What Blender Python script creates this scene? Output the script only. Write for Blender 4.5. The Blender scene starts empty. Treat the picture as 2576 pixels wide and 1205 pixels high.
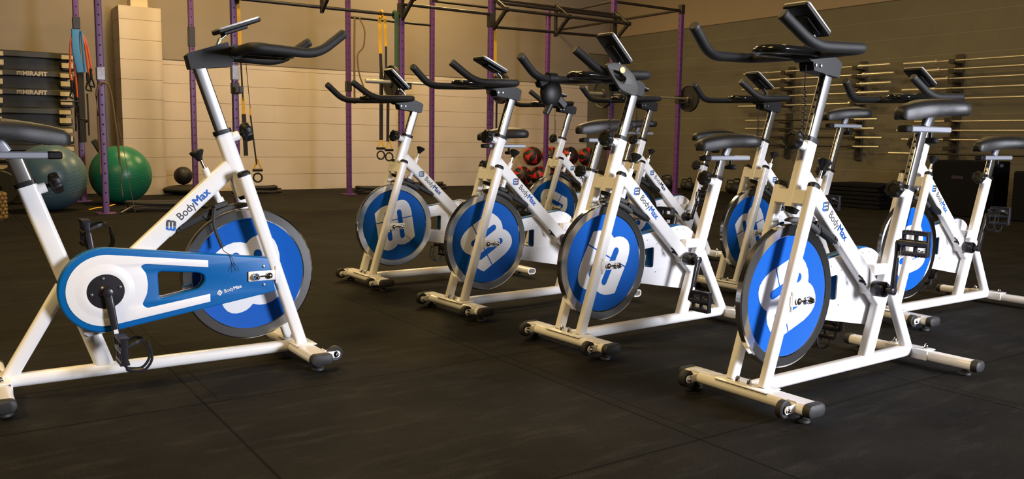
import bpy, math, random
from math import sin, cos, pi, radians as R, atan2, hypot
from mathutils import Vector as V, Matrix
random.seed(7)
scene = bpy.context.scene
COL = scene.collection
# ------------------------------------------------------------------ camera
PITCH, ROLL, CAMH, FPX = 0.117811, 0.0148617, 0.829629, 2126.2
cam_d = bpy.data.cameras.new('camera'); cam = bpy.data.objects.new('camera', cam_d); COL.objects.link(cam)
cam_d.sensor_width = 36.0; cam_d.lens = FPX / 2576 * 36.0; cam_d.clip_start = 0.05; cam_d.clip_end = 100
fw = V((0, cos(PITCH), -sin(PITCH))); up0 = V((0, sin(PITCH), cos(PITCH))); rt0 = V((1, 0, 0))
rt = cos(ROLL) * rt0 + sin(ROLL) * up0; up = -sin(ROLL) * rt0 + cos(ROLL) * up0
cam.matrix_world = Matrix(((rt.x, up.x, -fw.x, 0), (rt.y, up.y, -fw.y, 0), (rt.z, up.z, -fw.z, CAMH), (0, 0, 0, 1)))
scene.camera = cam
# ------------------------------------------------------------------ world, view, large lights
scene.view_settings.view_transform = 'Standard'; scene.view_settings.look = 'None'
scene.view_settings.exposure = 0.0; scene.view_settings.gamma = 1.0
w = bpy.data.worlds.new('world'); scene.world = w; w.use_nodes = True
w.node_tree.nodes['Background'].inputs[0].default_value = (1.0, 0.75, 0.45, 1)
w.node_tree.nodes['Background'].inputs[1].default_value = 0.10
ROOM = R(34.5)                       # the hall is turned against the camera
U = V((cos(ROOM), sin(ROOM), 0)); W = V((-sin(ROOM), cos(ROOM), 0))
def P(u, v, z=0.0):
    return U * u + W * v + V((0, 0, z))
def area(name, loc, target, sx, sy, power, color, spread=180):
    l = bpy.data.lights.new(name, 'AREA'); l.shape = 'RECTANGLE'; l.size = sx; l.size_y = sy
    l.energy = power; l.color = color; l.spread = R(spread)
    o = bpy.data.objects.new(name, l); COL.objects.link(o); o.location = loc
    o.rotation_euler = (V(target) - V(loc)).to_track_quat('-Z', 'Y').to_euler()
    return o
# daylight through the open roller door to the right of the bikes
area('daylight_door', (5.2, 0.6, 1.45), (0.4, 2.9, 0.5), 1.3, 1.6, 500, (0.86, 0.89, 1.0), 170)
# warm lamps high under the roof
for k, (u, v, e) in enumerate([(0.2, 4.0, 90), (-2.6, 1.6, 280), (4.6, 7.2, 150), (8.6, 5.4, 60), (2.6, 10.4, 175), (6.8, 11.0, 175)]):
    q = P(u, v, 4.6); area('ceiling_lamp_light', q, (q.x, q.y, 0), 1.5, 0.35, e, (1.0, 0.71, 0.30))

# ------------------------------------------------------------------ materials
def nodes(name):
    m = bpy.data.materials.new(name); m.use_nodes = True
    return m, m.node_tree, m.node_tree.nodes['Principled BSDF']
def mat(name, col, rough=0.5, metal=0.0, noise=0.0, nscale=40, bump=0.0, bscale=300, coat=0.0, spec=0.5):
    m, nt, b = nodes(name)
    b.inputs['Base Color'].default_value = (*col, 1); b.inputs['Roughness'].default_value = rough
    b.inputs['Metallic'].default_value = metal; b.inputs['Coat Weight'].default_value = coat
    b.inputs['Specular IOR Level'].default_value = spec
    tc = nt.nodes.new('ShaderNodeTexCoord')
    n = nt.nodes.new('ShaderNodeTexNoise'); n.inputs['Scale'].default_value = nscale; n.inputs['Detail'].default_value = 4
    nt.links.new(tc.outputs['Object'], n.inputs['Vector'])
    mx = nt.nodes.new('ShaderNodeMix'); mx.data_type = 'RGBA'
    mx.inputs[6].default_value = (*[c * (1 - noise) for c in col], 1); mx.inputs[7].default_value = (*[min(1, c * (1 + noise)) for c in col], 1)
    nt.links.new(n.outputs['Fac'], mx.inputs[0]); nt.links.new(mx.outputs[2], b.inputs['Base Color'])
    if bump:
        n2 = nt.nodes.new('ShaderNodeTexNoise'); n2.inputs['Scale'].default_value = bscale
        nt.links.new(tc.outputs['Object'], n2.inputs['Vector'])
        bp = nt.nodes.new('ShaderNodeBump'); bp.inputs['Strength'].default_value = bump; bp.inputs['Distance'].default_value = 0.002
        nt.links.new(n2.outputs['Fac'], bp.inputs['Height']); nt.links.new(bp.outputs['Normal'], b.inputs['Normal'])
    return m
M = {}
M['white'] = mat('white_powder_coat', (0.83, 0.81, 0.79), 0.28, noise=0.02, coat=0.3)
M['plastic_white'] = mat('white_plastic', (0.82, 0.80, 0.80), 0.35, noise=0.015)
M['decal_white'] = mat('white_vinyl', (0.80, 0.79, 0.79), 0.55, spec=0.2)
M['chrome'] = mat('polished_chrome', (0.80, 0.80, 0.80), 0.09, 1.0, noise=0.03)
M['rim'] = mat('satin_chrome', (0.80, 0.80, 0.80), 0.12, 1.0, noise=0.05)
M['steel'] = mat('brushed_post_steel', (0.62, 0.62, 0.64), 0.24, 1.0, noise=0.06, nscale=60)
M['bezel'] = mat('silver_plastic', (0.42, 0.41, 0.38), 0.4, 0.3)
M['sleeve'] = mat('worn_sleeve_steel', (0.22, 0.20, 0.20), 0.4, 0.6, noise=0.4, nscale=30)
M['slider'] = mat('grey_slider_paint', (0.36, 0.37, 0.41), 0.38, 0.4)
M['blue'] = mat('blue_disc_paint', (0.0, 0.095, 0.44), 0.55, noise=0.03, spec=0.15)
M['blue_cover'] = mat('blue_cover_plastic', (0.0, 0.115, 0.37), 0.4, noise=0.02, spec=0.3)
M['blue_ink'] = mat('blue_ink', (0.0, 0.12, 0.50), 0.4)
M['dark_ink'] = mat('dark_ink', (0.045, 0.045, 0.05), 0.5)
M['black'] = mat('black_plastic', (0.008, 0.0075, 0.0075), 0.45, noise=0.1, spec=0.3)
M['foam'] = mat('black_foam_grip', (0.013, 0.012, 0.011), 0.55, spec=0.35, bump=0.4, bscale=900)
M['gloss'] = mat('glossy_black', (0.012, 0.012, 0.012), 0.14)
M['leather'] = mat('saddle_vinyl', (0.016, 0.0145, 0.0135), 0.45, spec=0.4, bump=0.25, bscale=500)
M['rubber'] = mat('black_rubber', (0.022, 0.021, 0.020), 0.6)
M['crankm'] = mat('black_crank_steel', (0.02, 0.018, 0.022), 0.3, 0.2)
M['purple'] = mat('purple_rig_paint', (0.115, 0.032, 0.165), 0.4, noise=0.12, nscale=14)
M['rig_black'] = mat('black_rig_steel', (0.020, 0.014, 0.010), 0.45)
M['hole'] = mat('bolt_hole', (0.015, 0.008, 0.02), 0.8)
M['iron'] = mat('cast_iron', (0.016, 0.015, 0.014), 0.55, bump=0.3, bscale=120)
M['barbell'] = mat('barbell_steel', (0.70, 0.64, 0.50), 0.33, 0.75, noise=0.05)
M['yellow'] = mat('yellow_webbing', (0.80, 0.42, 0.01), 0.6, noise=0.1, nscale=30)
M['webbing'] = mat('black_webbing', (0.02, 0.016, 0.012), 0.75)
M['green_band'] = mat('green_band', (0.03, 0.075, 0.02), 0.5)
M['brown_band'] = mat('tan_band', (0.16, 0.09, 0.03), 0.6)
M['orange'] = mat('orange_tube', (0.62, 0.10, 0.035), 0.4)
M['cyan'] = mat('blue_band', (0.04, 0.22, 0.50), 0.5)
M['ball_green'] = mat('green_ball_vinyl', (0.012, 0.16, 0.085), 0.33, noise=0.06, nscale=6)
M['ball_blue'] = mat('blue_ball_vinyl', (0.07, 0.13, 0.17), 0.33, noise=0.06, nscale=6)
M['ball_red'] = mat('red_ball_vinyl', (0.60, 0.018, 0.012), 0.5)
M['ball_black'] = mat('black_ball_vinyl', (0.014, 0.012, 0.012), 0.5, bump=0.2, bscale=60)
M['box_black'] = mat('black_step_plastic', (0.015, 0.014, 0.012), 0.55)
M['box_rim'] = mat('dark_grey_step_plastic', (0.045, 0.042, 0.032), 0.5)
M['label'] = mat('cream_sticker', (0.62, 0.52, 0.36), 0.6)
M['mat_blue'] = mat('dark_blue_mat', (0.0035, 0.0035, 0.005), 0.85, spec=0.15)
M['red'] = mat('red_vinyl', (0.45, 0.012, 0.008), 0.5)
M['grille'] = mat('bumper_brown', (0.22, 0.13, 0.04), 0.6)
M['lamp'] = mat('lamp_housing', (0.5, 0.5, 0.48), 0.5)
M['yellow_dot'] = mat('gold_bolt_cap', (0.75, 0.55, 0.2), 0.35, 0.3)

def math_node(nt, op, a, b=None, c=None):
    n = nt.nodes.new('ShaderNodeMath'); n.operation = op
    for i, x in enumerate((a, b, c)):
        if x is None: continue
        if hasattr(x, 'links'): nt.links.new(x, n.inputs[i])
        else: n.inputs[i].default_value = x
    return n.outputs[0]
def line_mask(nt, coord, period, offset, half):
    """1 on a thin line every period"""
    s = math_node(nt, 'SUBTRACT', coord, offset - period / 2)
    m = math_node(nt, 'FLOORED_MODULO', s, period)
    d = math_node(nt, 'ABSOLUTE', math_node(nt, 'SUBTRACT', m, period / 2))
    return math_node(nt, 'SUBTRACT', 1.0, math_node(nt, 'SMOOTHSTEP', half * 0.4, half * 1.6, d) if False else math_node(nt, 'MINIMUM', 1.0, math_node(nt, 'DIVIDE', d, half)))

def floor_material():
    m, nt, b = nodes('black_rubber_tiles')
    tc = nt.nodes.new('ShaderNodeTexCoord'); sp = nt.nodes.new('ShaderNodeSeparateXYZ')
    nt.links.new(tc.outputs['Object'], sp.inputs[0])
    u, v = sp.outputs[0], sp.outputs[1]
    l1 = line_mask(nt, u, 1.08, 0.66, 0.007); l2 = line_mask(nt, u, 1.08, 0.708, 0.005); l3 = line_mask(nt, v, 1.05, 2.636, 0.007)
    edge = math_node(nt, 'SUBTRACT', 2.636, math_node(nt, 'MULTIPLY', math_node(nt, 'SUBTRACT', u, 0.73), 0.98))
    l2 = math_node(nt, 'MULTIPLY', l2, math_node(nt, 'GREATER_THAN', v, edge))
    seam = math_node(nt, 'MAXIMUM', math_node(nt, 'MAXIMUM', l1, math_node(nt, 'MULTIPLY', l2, 0.8)), l3)
    n1 = nt.nodes.new('ShaderNodeTexNoise'); n1.inputs['Scale'].default_value = 2.2; n1.inputs['Detail'].default_value = 8; n1.inputs['Roughness'].default_value = 0.65
    n2 = nt.nodes.new('ShaderNodeTexNoise'); n2.inputs['Scale'].default_value = 260; n2.inputs['Detail'].default_value = 3
    mp = nt.nodes.new('ShaderNodeMapping'); mp.inputs['Scale'].default_value = (1.2, 5.5, 1)
    n3 = nt.nodes.new('ShaderNodeTexNoise'); n3.inputs['Scale'].default_value = 2.6; n3.inputs['Detail'].default_value = 7; n3.inputs['Roughness'].default_value = 0.7
    for n in (n1, n2): nt.links.new(tc.outputs['Object'], n.inputs['Vector'])
    nt.links.new(tc.outputs['Object'], mp.inputs[0]); nt.links.new(mp.outputs[0], n3.inputs['Vector'])
    ramp = nt.nodes.new('ShaderNodeValToRGB'); e = ramp.color_ramp.elements
    e[0].position = 0.34; e[0].color = (0.0075, 0.0068, 0.0058, 1); e[1].position = 0.74; e[1].color = (0.0180, 0.0165, 0.0142, 1)
    nt.links.new(n1.outputs['Fac'], ramp.inputs[0])
    ramp2 = nt.nodes.new('ShaderNodeValToRGB'); e = ramp2.color_ramp.elements
    e[0].position = 0.52; e[0].color = (0, 0, 0, 1); e[1].position = 0.80; e[1].color = (0.6, 0.6, 0.6, 1)
    nt.links.new(n3.outputs['Fac'], ramp2.inputs[0])
    mx = nt.nodes.new('ShaderNodeMix'); mx.data_type = 'RGBA'; nt.links.new(ramp2.outputs[0], mx.inputs[0])
    nt.links.new(ramp.outputs[0], mx.inputs[6]); mx.inputs[7].default_value = (0.044, 0.040, 0.036, 1)
    ramp3 = nt.nodes.new('ShaderNodeValToRGB'); e = ramp3.color_ramp.elements
    e[0].position = 0.35; e[0].color = (0.55, 0.55, 0.55, 1); e[1].position = 0.7; e[1].color = (1.6, 1.6, 1.6, 1)
    nt.links.new(n2.outputs['Fac'], ramp3.inputs[0])
    mm = nt.nodes.new('ShaderNodeMix'); mm.data_type = 'RGBA'; mm.blend_type = 'MULTIPLY'; mm.inputs[0].default_value = 1
    nt.links.new(mx.outputs[2], mm.inputs[6]); nt.links.new(ramp3.outputs[0], mm.inputs[7])
    ms = nt.nodes.new('ShaderNodeMix'); ms.data_type = 'RGBA'; nt.links.new(seam, ms.inputs[0])
    nt.links.new(mm.outputs[2], ms.inputs[6]); ms.inputs[7].default_value = (0.001, 0.001, 0.001, 1)
    nt.links.new(ms.outputs[2], b.inputs['Base Color'])
    b.inputs['Roughness'].default_value = 0.8; b.inputs['Specular IOR Level'].default_value = 0.08
    h = math_node(nt, 'SUBTRACT', math_node(nt, 'MULTIPLY', n2.outputs['Fac'], 0.25), seam)
    bp = nt.nodes.new('ShaderNodeBump'); bp.inputs['Strength'].default_value = 0.35; bp.inputs['Distance'].default_value = 0.003
    nt.links.new(h, bp.inputs['Height']); nt.links.new(bp.outputs['Normal'], b.inputs['Normal'])
    return m
def block_material(name, c1, mortar, length=0.53, height=0.263, zoff=0.24, axis=0, upper=None, zsplit=None, soft=0.003, jointk=0.55, bump=0.5):
    """painted blockwork; axis 0 or 1 is the run of the wall in its own coordinates"""
    m, nt, b = nodes(name)
    tc = nt.nodes.new('ShaderNodeTexCoord'); sp = nt.nodes.new('ShaderNodeSeparateXYZ'); nt.links.new(tc.outputs['Object'], sp.inputs[0])
    x, z = sp.outputs[axis], sp.outputs[2]
    bed = line_mask(nt, z, height, zoff, soft * 2)
    row = math_node(nt, 'FLOOR', math_node(nt, 'DIVIDE', math_node(nt, 'SUBTRACT', z, zoff), height))
    sh = math_node(nt, 'MULTIPLY', math_node(nt, 'FLOORED_MODULO', row, 2.0), length / 2)
    per = math_node(nt, 'MULTIPLY', line_mask(nt, math_node(nt, 'ADD', x, sh), length, 0.0, soft * 1.6), jointk)
    joint = math_node(nt, 'MAXIMUM', bed, per)
    n = nt.nodes.new('ShaderNodeTexNoise'); n.inputs['Scale'].default_value = 2.5; n.inputs['Detail'].default_value = 8
    n2 = nt.nodes.new('ShaderNodeTexNoise'); n2.inputs['Scale'].default_value = 90; n2.inputs['Detail'].default_value = 4
    for q in (n, n2): nt.links.new(tc.outputs['Object'], q.inputs['Vector'])
    mx = nt.nodes.new('ShaderNodeMix'); mx.data_type = 'RGBA'; nt.links.new(n.outputs['Fac'], mx.inputs[0])
    mx.inputs[6].default_value = (*[c * 0.86 for c in c1], 1); mx.inputs[7].default_value = (*[c * 1.12 for c in c1], 1)
    mo = nt.nodes.new('ShaderNodeMix'); mo.data_type = 'RGBA'; nt.links.new(joint, mo.inputs[0])
    nt.links.new(mx.outputs[2], mo.inputs[6]); mo.inputs[7].default_value = (*mortar, 1)
    out = mo.outputs[2]; jh = joint
    if upper:
        s = math_node(nt, 'GREATER_THAN', z, zsplit)
        e = math_node(nt, 'MULTIPLY', math_node(nt, 'LESS_THAN', math_node(nt, 'ABSOLUTE', math_node(nt, 'SUBTRACT', z, zsplit)), 0.008), 0.8)
        mu = nt.nodes.new('ShaderNodeMix'); mu.data_type = 'RGBA'; nt.links.new(n.outputs['Fac'], mu.inputs[0])
        mu.inputs[6].default_value = (*[c * 0.93 for c in upper], 1); mu.inputs[7].default_value = (*[c * 1.06 for c in upper], 1)
        ms = nt.nodes.new('ShaderNodeMix'); ms.data_type = 'RGBA'; nt.links.new(s, ms.inputs[0]); nt.links.new(out, ms.inputs[6]); nt.links.new(mu.outputs[2], ms.inputs[7])
        me = nt.nodes.new('ShaderNodeMix'); me.data_type = 'RGBA'; nt.links.new(e, me.inputs[0]); nt.links.new(ms.outputs[2], me.inputs[6]); me.inputs[7].default_value = (0.03, 0.022, 0.012, 1)
        out = me.outputs[2]
        jh = math_node(nt, 'MULTIPLY', joint, math_node(nt, 'SUBTRACT', 1.0, s))
    nt.links.new(out, b.inputs['Base Color']); b.inputs['Roughness'].default_value = 0.75
    h = math_node(nt, 'SUBTRACT', math_node(nt, 'MULTIPLY', n2.outputs['Fac'], 0.3), jh)
    bp = nt.nodes.new('ShaderNodeBump'); bp.inputs['Strength'].default_value = bump; bp.inputs['Distance'].default_value = 0.006
    nt.links.new(h, bp.inputs['Height']); nt.links.new(bp.outputs['Normal'], b.inputs['Normal'])
    return m
TAN = (0.265, 0.213, 0.162)
M['floor'] = floor_material()
M['wall_pale'] = block_material('pale_painted_blocks', (0.55, 0.46, 0.385), (0.26, 0.19, 0.13), upper=TAN, zsplit=1.885, jointk=0.22, length=0.80)
M['wall_tan'] = block_material('tan_wall_paint', TAN, TAN, jointk=0, soft=0.0001, bump=0.15)
M['wall_grey'] = block_material('grey_painted_blocks', (0.135, 0.118, 0.079), (0.20, 0.18, 0.13), axis=1, upper=(0.30, 0.225, 0.145), zsplit=2.83, zoff=0.2, soft=0.004, jointk=0.3)
M['wall_grey_u'] = block_material('grey_painted_blocks_return', (0.135, 0.118, 0.079), (0.20, 0.18, 0.13), axis=0, upper=TAN, zsplit=2.5, zoff=0.2, soft=0.004)
M['pillar'] = block_material('pale_pillar_blocks', (0.60, 0.50, 0.41), (0.33, 0.23, 0.14), length=20)
M['ceiling'] = mat('dark_roof_sheet', (0.10, 0.075, 0.05), 0.8)

# ------------------------------------------------------------------ mesh helpers
class MB:
    def __init__(self): self.v = []; self.f = []; self.mi = []; self.cur = 0
    def add(self, vs, fs):
        o = len(self.v); self.v += [tuple(x) for x in vs]
        for f in fs: self.f.append([i + o for i in f]); self.mi.append(self.cur)
        return self
    def box(self, c, s, rot=None, bev=0.0):
        """box, optionally with chamfered edges"""
        c = V(c); hx, hy, hz = [q / 2 for q in s]; rot = rot or Matrix.Identity(3)
        if bev <= 0:
            vs = [c + rot @ V((x * hx, y * hy, z * hz)) for x in (-1, 1) for y in (-1, 1) for z in (-1, 1)]
            return self.add(vs, [(0, 1, 3, 2), (4, 6, 7, 5), (0, 4, 5, 1), (2, 3, 7, 6), (0, 2, 6, 4), (1, 5, 7, 3)])
        b = min(bev, hx * .95, hy * .95, hz * .95); rings = []
        def ring(ax, ay, z): # octagon
            return [(ax, ay - b, z), (ax - b, ay, z), (-ax + b, ay, z), (-ax, ay - b, z), (-ax, -ay + b, z), (-ax + b, -ay, z), (ax - b, -ay, z), (ax, -ay + b, z)]
        lv = [(hx - b, hy - b, -hz), (hx, hy, -hz + b), (hx, hy, hz - b), (hx - b, hy - b, hz)]
        vs = []; fs = []
        for a, bb, z in lv: vs += [c + rot @ V(p) for p in ring(max(a, b), max(bb, b), z)]
        for k in range(3):
            for i in range(8): j = (i + 1) % 8; fs.append((k * 8 + i, k * 8 + j, k * 8 + 8 + j, k * 8 + 8 + i))
        fs += [tuple(range(7, -1, -1)), tuple(range(24, 32))]
        return self.add(vs, fs)
    def sweep(self, pts, prof, up=(0, 0, 1), caps=True, closed=False, scales=None):
        """sweep a 2-D profile (a along side, b along up) along pts"""
        pts = [V(p) for p in pts]; n = len(pts); m = len(prof); vs = []
        upv = V(up)
        for i, p in enumerate(pts):
            if closed: t = (pts[(i + 1) % n] - pts[i - 1])
            elif i == 0: t = pts[1] - pts[0]
            elif i == n - 1: t = pts[-1] - pts[-2]
            else: t = (pts[i + 1] - p).normalized() + (p - pts[i - 1]).normalized()
            t.normalize(); s = t.cross(upv)
            if s.length < 1e-4: s = t.cross(V((1, 0, 0)))
            s.normalize(); q = s.cross(t)
            k = scales[i] if scales else 1.0
            mit = 1.0
            if 0 < i < n - 1 and not closed:
                cth = t.dot((p - pts[i - 1]).normalized()); mit = 1 / max(cth, .5)
                bend = ((pts[i + 1] - p).normalized() - (p - pts[i - 1]).normalized())
                sb = abs(bend.dot(s)) > abs(bend.dot(q))
            for a, b in prof:
                aa, bb = a * k, b * k
                if mit > 1.0001:
                    if sb: aa *= mit
                    else: bb *= mit
                vs.append(p + s * aa + q * bb)
        fs = []
        for i in range(n if closed else n - 1):
            for j in range(m):
                a = i * m + j; b2 = i * m + (j + 1) % m; i2 = ((i + 1) % n) * m
                fs.append((a, b2, i2 + (j + 1) % m, i2 + j))
        if caps and not closed: fs += [tuple(range(m - 1, -1, -1)), tuple(range((n - 1) * m, n * m))]
        return self.add(vs, fs)
    def tube(self, pts, r, seg=12, **k): return self.sweep(pts, circ(r, r, seg), **k)
    def lathe(self, prof, origin=(0, 0, 0), axis=(0, 0, 1), seg=32, lobes=0, lob=0.0, closed=False):
        """prof = [(r, h)...] about axis"""
        a = V(axis).normalized(); o = V(origin)
        e1 = a.orthogonal().normalized()
        if abs(a.y) > 0.99: e1 = V((1, 0, 0))
        e2 = a.cross(e1); vs = []; fs = []; n = len(prof)
        for r, h in prof:
            for i in range(seg):
                t = 2 * pi * i / seg; rr = r * (1 + (lob * cos(lobes * t) if lobes else 0))
                vs.append(o + a * h + (e1 * cos(t) + e2 * sin(t)) * rr)
        for k in range(n if closed else n - 1):
            k2 = (k + 1) % n
            for i in range(seg): j = (i + 1) % seg; fs.append((k * seg + i, k * seg + j, k2 * seg + j, k2 * seg + i))
        if not closed:
            if prof[0][0] > 1e-5: fs.append(tuple(range(seg - 1, -1, -1)))
            if prof[-1][0] > 1e-5: fs.append(tuple(range((n - 1) * seg, n * seg)))
        return self.add(vs, fs)
    def ball(self, c, r, seg=24, rings=14, sq=(1, 1, 1)):
        c = V(c); vs = []; fs = []
        for k in range(rings + 1):
            ph = pi * k / rings
            for i in range(seg):
                t = 2 * pi * i / seg; vs.append(c + V((r * sin(ph) * cos(t) * sq[0], r * sin(ph) * sin(t) * sq[1], r * cos(ph) * sq[2])))
        for k in range(rings):
            for i in range(seg): j = (i + 1) % seg; fs.append((k * seg + i, (k + 1) * seg + i, (k + 1) * seg + j, k * seg + j))
        return self.add(vs, fs)
    def torus(self, c, R1, r, axis=(0, 0, 1), seg=36, s2=10, arc=(0, 2 * pi)):
        a = V(axis).normalized(); e1 = a.orthogonal().normalized()
        if abs(a.y) > 0.99: e1 = V((1, 0, 0))
        e2 = a.cross(e1); full = arc[1] - arc[0] > 6.28
        pts = [V(c) + (e1 * cos(t) + e2 * sin(t)) * R1 for t in [arc[0] + (arc[1] - arc[0]) * i / seg for i in range(seg + (0 if full else 1))]]
        return self.sweep(pts, circ(r, r, s2), up=a, closed=full)
    def mesh(self, name, mats, angle=38):
        me = bpy.data.meshes.new(name); me.from_pydata(self.v, [], self.f)
        if not isinstance(mats, (list, tuple)): mats = [mats]
        for m in mats: me.materials.append(M[m] if isinstance(m, str) else m)
        if len(mats) > 1:
            for p, k in zip(me.polygons, self.mi): p.material_index = k
        finish(me, angle); return me
def finish(me, angle=38):
    import bmesh
    bm = bmesh.new(); bm.from_mesh(me); bmesh.ops.remove_doubles(bm, verts=bm.verts, dist=1e-6)
    bmesh.ops.recalc_face_normals(bm, faces=bm.faces); bm.to_mesh(me); bm.free()
    for p in me.polygons: p.use_smooth = True
    me.set_sharp_from_angle(angle=R(angle))
def circ(rx, ry, n=12, ph=0.0): return [(rx * cos(2 * pi * i / n + ph), ry * sin(2 * pi * i / n + ph)) for i in range(n)]
def rrect(wx, wy, r, n=4):
    out = []
    for cx, cy, a0 in ((wx / 2 - r, wy / 2 - r, 0), (-wx / 2 + r, wy / 2 - r, 90), (-wx / 2 + r, -wy / 2 + r, 180), (wx / 2 - r, -wy / 2 + r, 270)):
        for k in range(n + 1): a = R(a0 + 90 * k / n); out.append((cx + r * cos(a), cy + r * sin(a)))
    return out
def smooth_path(pts, rad=0.03, n=6):
    """round the corners of a polyline"""
    pts = [V(p) for p in pts]; out = [pts[0]]
    for i in range(1, len(pts) - 1):
        a, b, c = pts[i - 1], pts[i], pts[i + 1]; r = min(rad, (a - b).length * .45, (c - b).length * .45)
        p0 = b + (a - b).normalized() * r; p1 = b + (c - b).normalized() * r
        for k in range(n + 1): t = k / n; out.append(p0 * (1 - t) ** 2 + b * 2 * t * (1 - t) + p1 * t * t)
    out.append(pts[-1]); return out
def flat_shape(name, loops, half, mats, bevel=0.0, mw=None, res=2):
    """filled 2-D outline with holes, given thickness; drawn in x / z, thick along y"""
    cu = bpy.data.curves.new(name, 'CURVE'); cu.dimensions = '2D'; cu.fill_mode = 'BOTH'
    cu.extrude = max(half - bevel, 0.00001); cu.bevel_depth = bevel; cu.bevel_resolution = res; cu.offset = -bevel
    for lp in loops:
        s = cu.splines.new('POLY'); s.points.add(len(lp) - 1)
        for p, q in zip(s.points, lp): p.co = (q[0], q[1], 0, 1)
        s.use_cyclic_u = True
    ob = bpy.data.objects.new('shape_source', cu); COL.objects.link(ob)
    me = bpy.data.meshes.new_from_object(ob); bpy.data.objects.remove(ob); bpy.data.curves.remove(cu)
    me.name = name; me.transform(mw or Matrix(((1, 0, 0, 0), (0, 0, -1, 0), (0, 1, 0, 0), (0, 0, 0, 1))))
    me.materials.clear(); me.materials.append(M[mats]); finish(me, 35); return me
def text_mesh(name, body, size, m, bold=0.0, align='LEFT', sx=1.0):
    cu = bpy.data.curves.new(name, 'FONT'); cu.body = body; cu.size = size; cu.extrude = 0.0002; cu.offset = bold; cu.align_x = align
    ob = bpy.data.objects.new('text_source', cu); COL.objects.link(ob)
    me = bpy.data.meshes.new_from_object(ob); bpy.data.objects.remove(ob); bpy.data.curves.remove(cu)
    me.transform(Matrix.Diagonal((sx, 1, 1, 1))); me.materials.clear(); me.materials.append(M[m]); me.name = name; return me
def join(name, parts):
    """[(mesh, matrix)] with their own materials -> one mesh"""
    vs, fs, mi, mats = [], [], [], []
    for me, mw in parts:
        o = len(vs); vs += [tuple(mw @ v.co) for v in me.vertices]
        for mt in me.materials:
            if mt not in mats: mats.append(mt)
        for p in me.polygons: fs.append([i + o for i in p.vertices]); mi.append(mats.index(me.materials[p.material_index]))
    out = bpy.data.meshes.new(name); out.from_pydata(vs, [], fs)
    for mt in mats: out.materials.append(mt)
    for p, k in zip(out.polygons, mi): p.material_index = k
    finish(out, 35); return out
def put(name, me, parent=None, mw=None):
    o = bpy.data.objects.new(name, me); COL.objects.link(o); o.parent = parent
    if mw is not None: o.matrix_local = mw
    return o
def part(name, mb, m, parent, mw=None, angle=38): return put(name, mb.mesh(name, m, angle), parent, mw)
def tag(o, label=None, cat=None, group=None, kind=None):
    if label: o['label'] = label
    if cat: o['category'] = cat
    if group: o['group'] = group
    if kind: o['kind'] = kind
    return o
def thing(name, label, cat, loc=(0, 0, 0), rz=0.0, group=None):
    o = bpy.data.objects.new(name, None); COL.objects.link(o); o.location = loc; o.rotation_euler = (0, 0, rz)
    o.empty_display_size = 0.1
    return tag(o, label, cat, group)
def T(x, y, z): return Matrix.Translation((x, y, z))
def RY(a): return Matrix.Rotation(a, 4, 'Y')
def RX(a): return Matrix.Rotation(a, 4, 'X')
def RZ(a): return Matrix.Rotation(a, 4, 'Z')
RM = Matrix.Rotation(ROOM, 4, 'Z')

# ------------------------------------------------------------------ the hall
def struct(name, mb, m):
    o = part(name, mb, m, None, RM.copy()); tag(o, kind='structure'); return o
struct('floor', MB().box((1.5, 5.0, -0.05), (24, 22, 0.1)), 'floor')
struct('wall_back', MB().box((6.635, 13.0, 2.5), (7.93, 0.2, 5.0)), 'wall_pale')
struct('wall_left', MB().box((-3.2, 13.0, 2.5), (11.74, 0.2, 5.0)), 'wall_tan')
struct('wall_corner', MB().box((10.9, 13.0, 2.5), (0.6, 0.2, 5.0)), 'wall_grey_u')
struct('wall_right', MB().box((11.3, 6.5, 2.5), (0.2, 13.2, 5.0)), 'wall_grey')
struct('trim_1', MB().box((2.42, 12.65, 1.26), (0.53, 0.5, 2.52)), 'pillar')
struct('ceiling', MB().box((1.5, 5.0, 5.05), (24, 22, 0.1)), 'ceiling')
for u, v in [(0.2, 4.0), (-2.6, 1.6), (4.6, 7.2), (8.6, 5.4), (2.6, 10.4), (6.8, 11.0)]:
    lt = thing('ceiling_lamp', 'warm strip lamp hung high under the roof', 'lamp', P(u, v, 4.62), 0, 'strip lamps under the roof')
    part('housing', MB().box((0, 0, 0.08), (1.6, 0.4, 0.08), bev=0.02), 'lamp', lt)
    for x in (-0.5, 0.5): part('hanger', MB().tube([(x, 0, 0.12), (x, 0, 0.38)], 0.008), 'lamp', lt)
bx = part('storage_box', MB().box((0, 0, 0.06), (0.22, 0.25, 0.12), bev=0.01), 'label', None, RM @ T(2.43, 12.6, 2.52))
tag(bx, 'small yellowish box on top of the pale block pillar', 'box')

# ------------------------------------------------------------------ exercise bike, in its own coordinates (x forward, y left, z up)
HD = V((-0.315, 0, 0.949))                       # rise of the head tube and of the seat tube
HC = V((-0.248, 0, 0.838)); SC = V((-0.838, 0, 0.672)); SD = V((-0.317, 0, 0.9486))
FOOT = V((-0.004, 0, 0.088)); CAP = V((-0.196, 0, 0.694)); WC = V((-0.169, 0, 0.348)); BB = V((-0.637, 0, 0.334))
WR, WB = 0.23, 0.193
YUP = (0, 1, 0)
def hexnut(mb, c, axis, r=0.009, h=0.012):
    mb.lathe([(r, 0), (r, h * 0.6)], c, axis, 6); mb.lathe([(r * 0.8, h * 0.55), (r * 0.8, h * 0.9), (r * 0.5, h * 1.3), (0, h * 1.5)], c, axis, 12)

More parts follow.
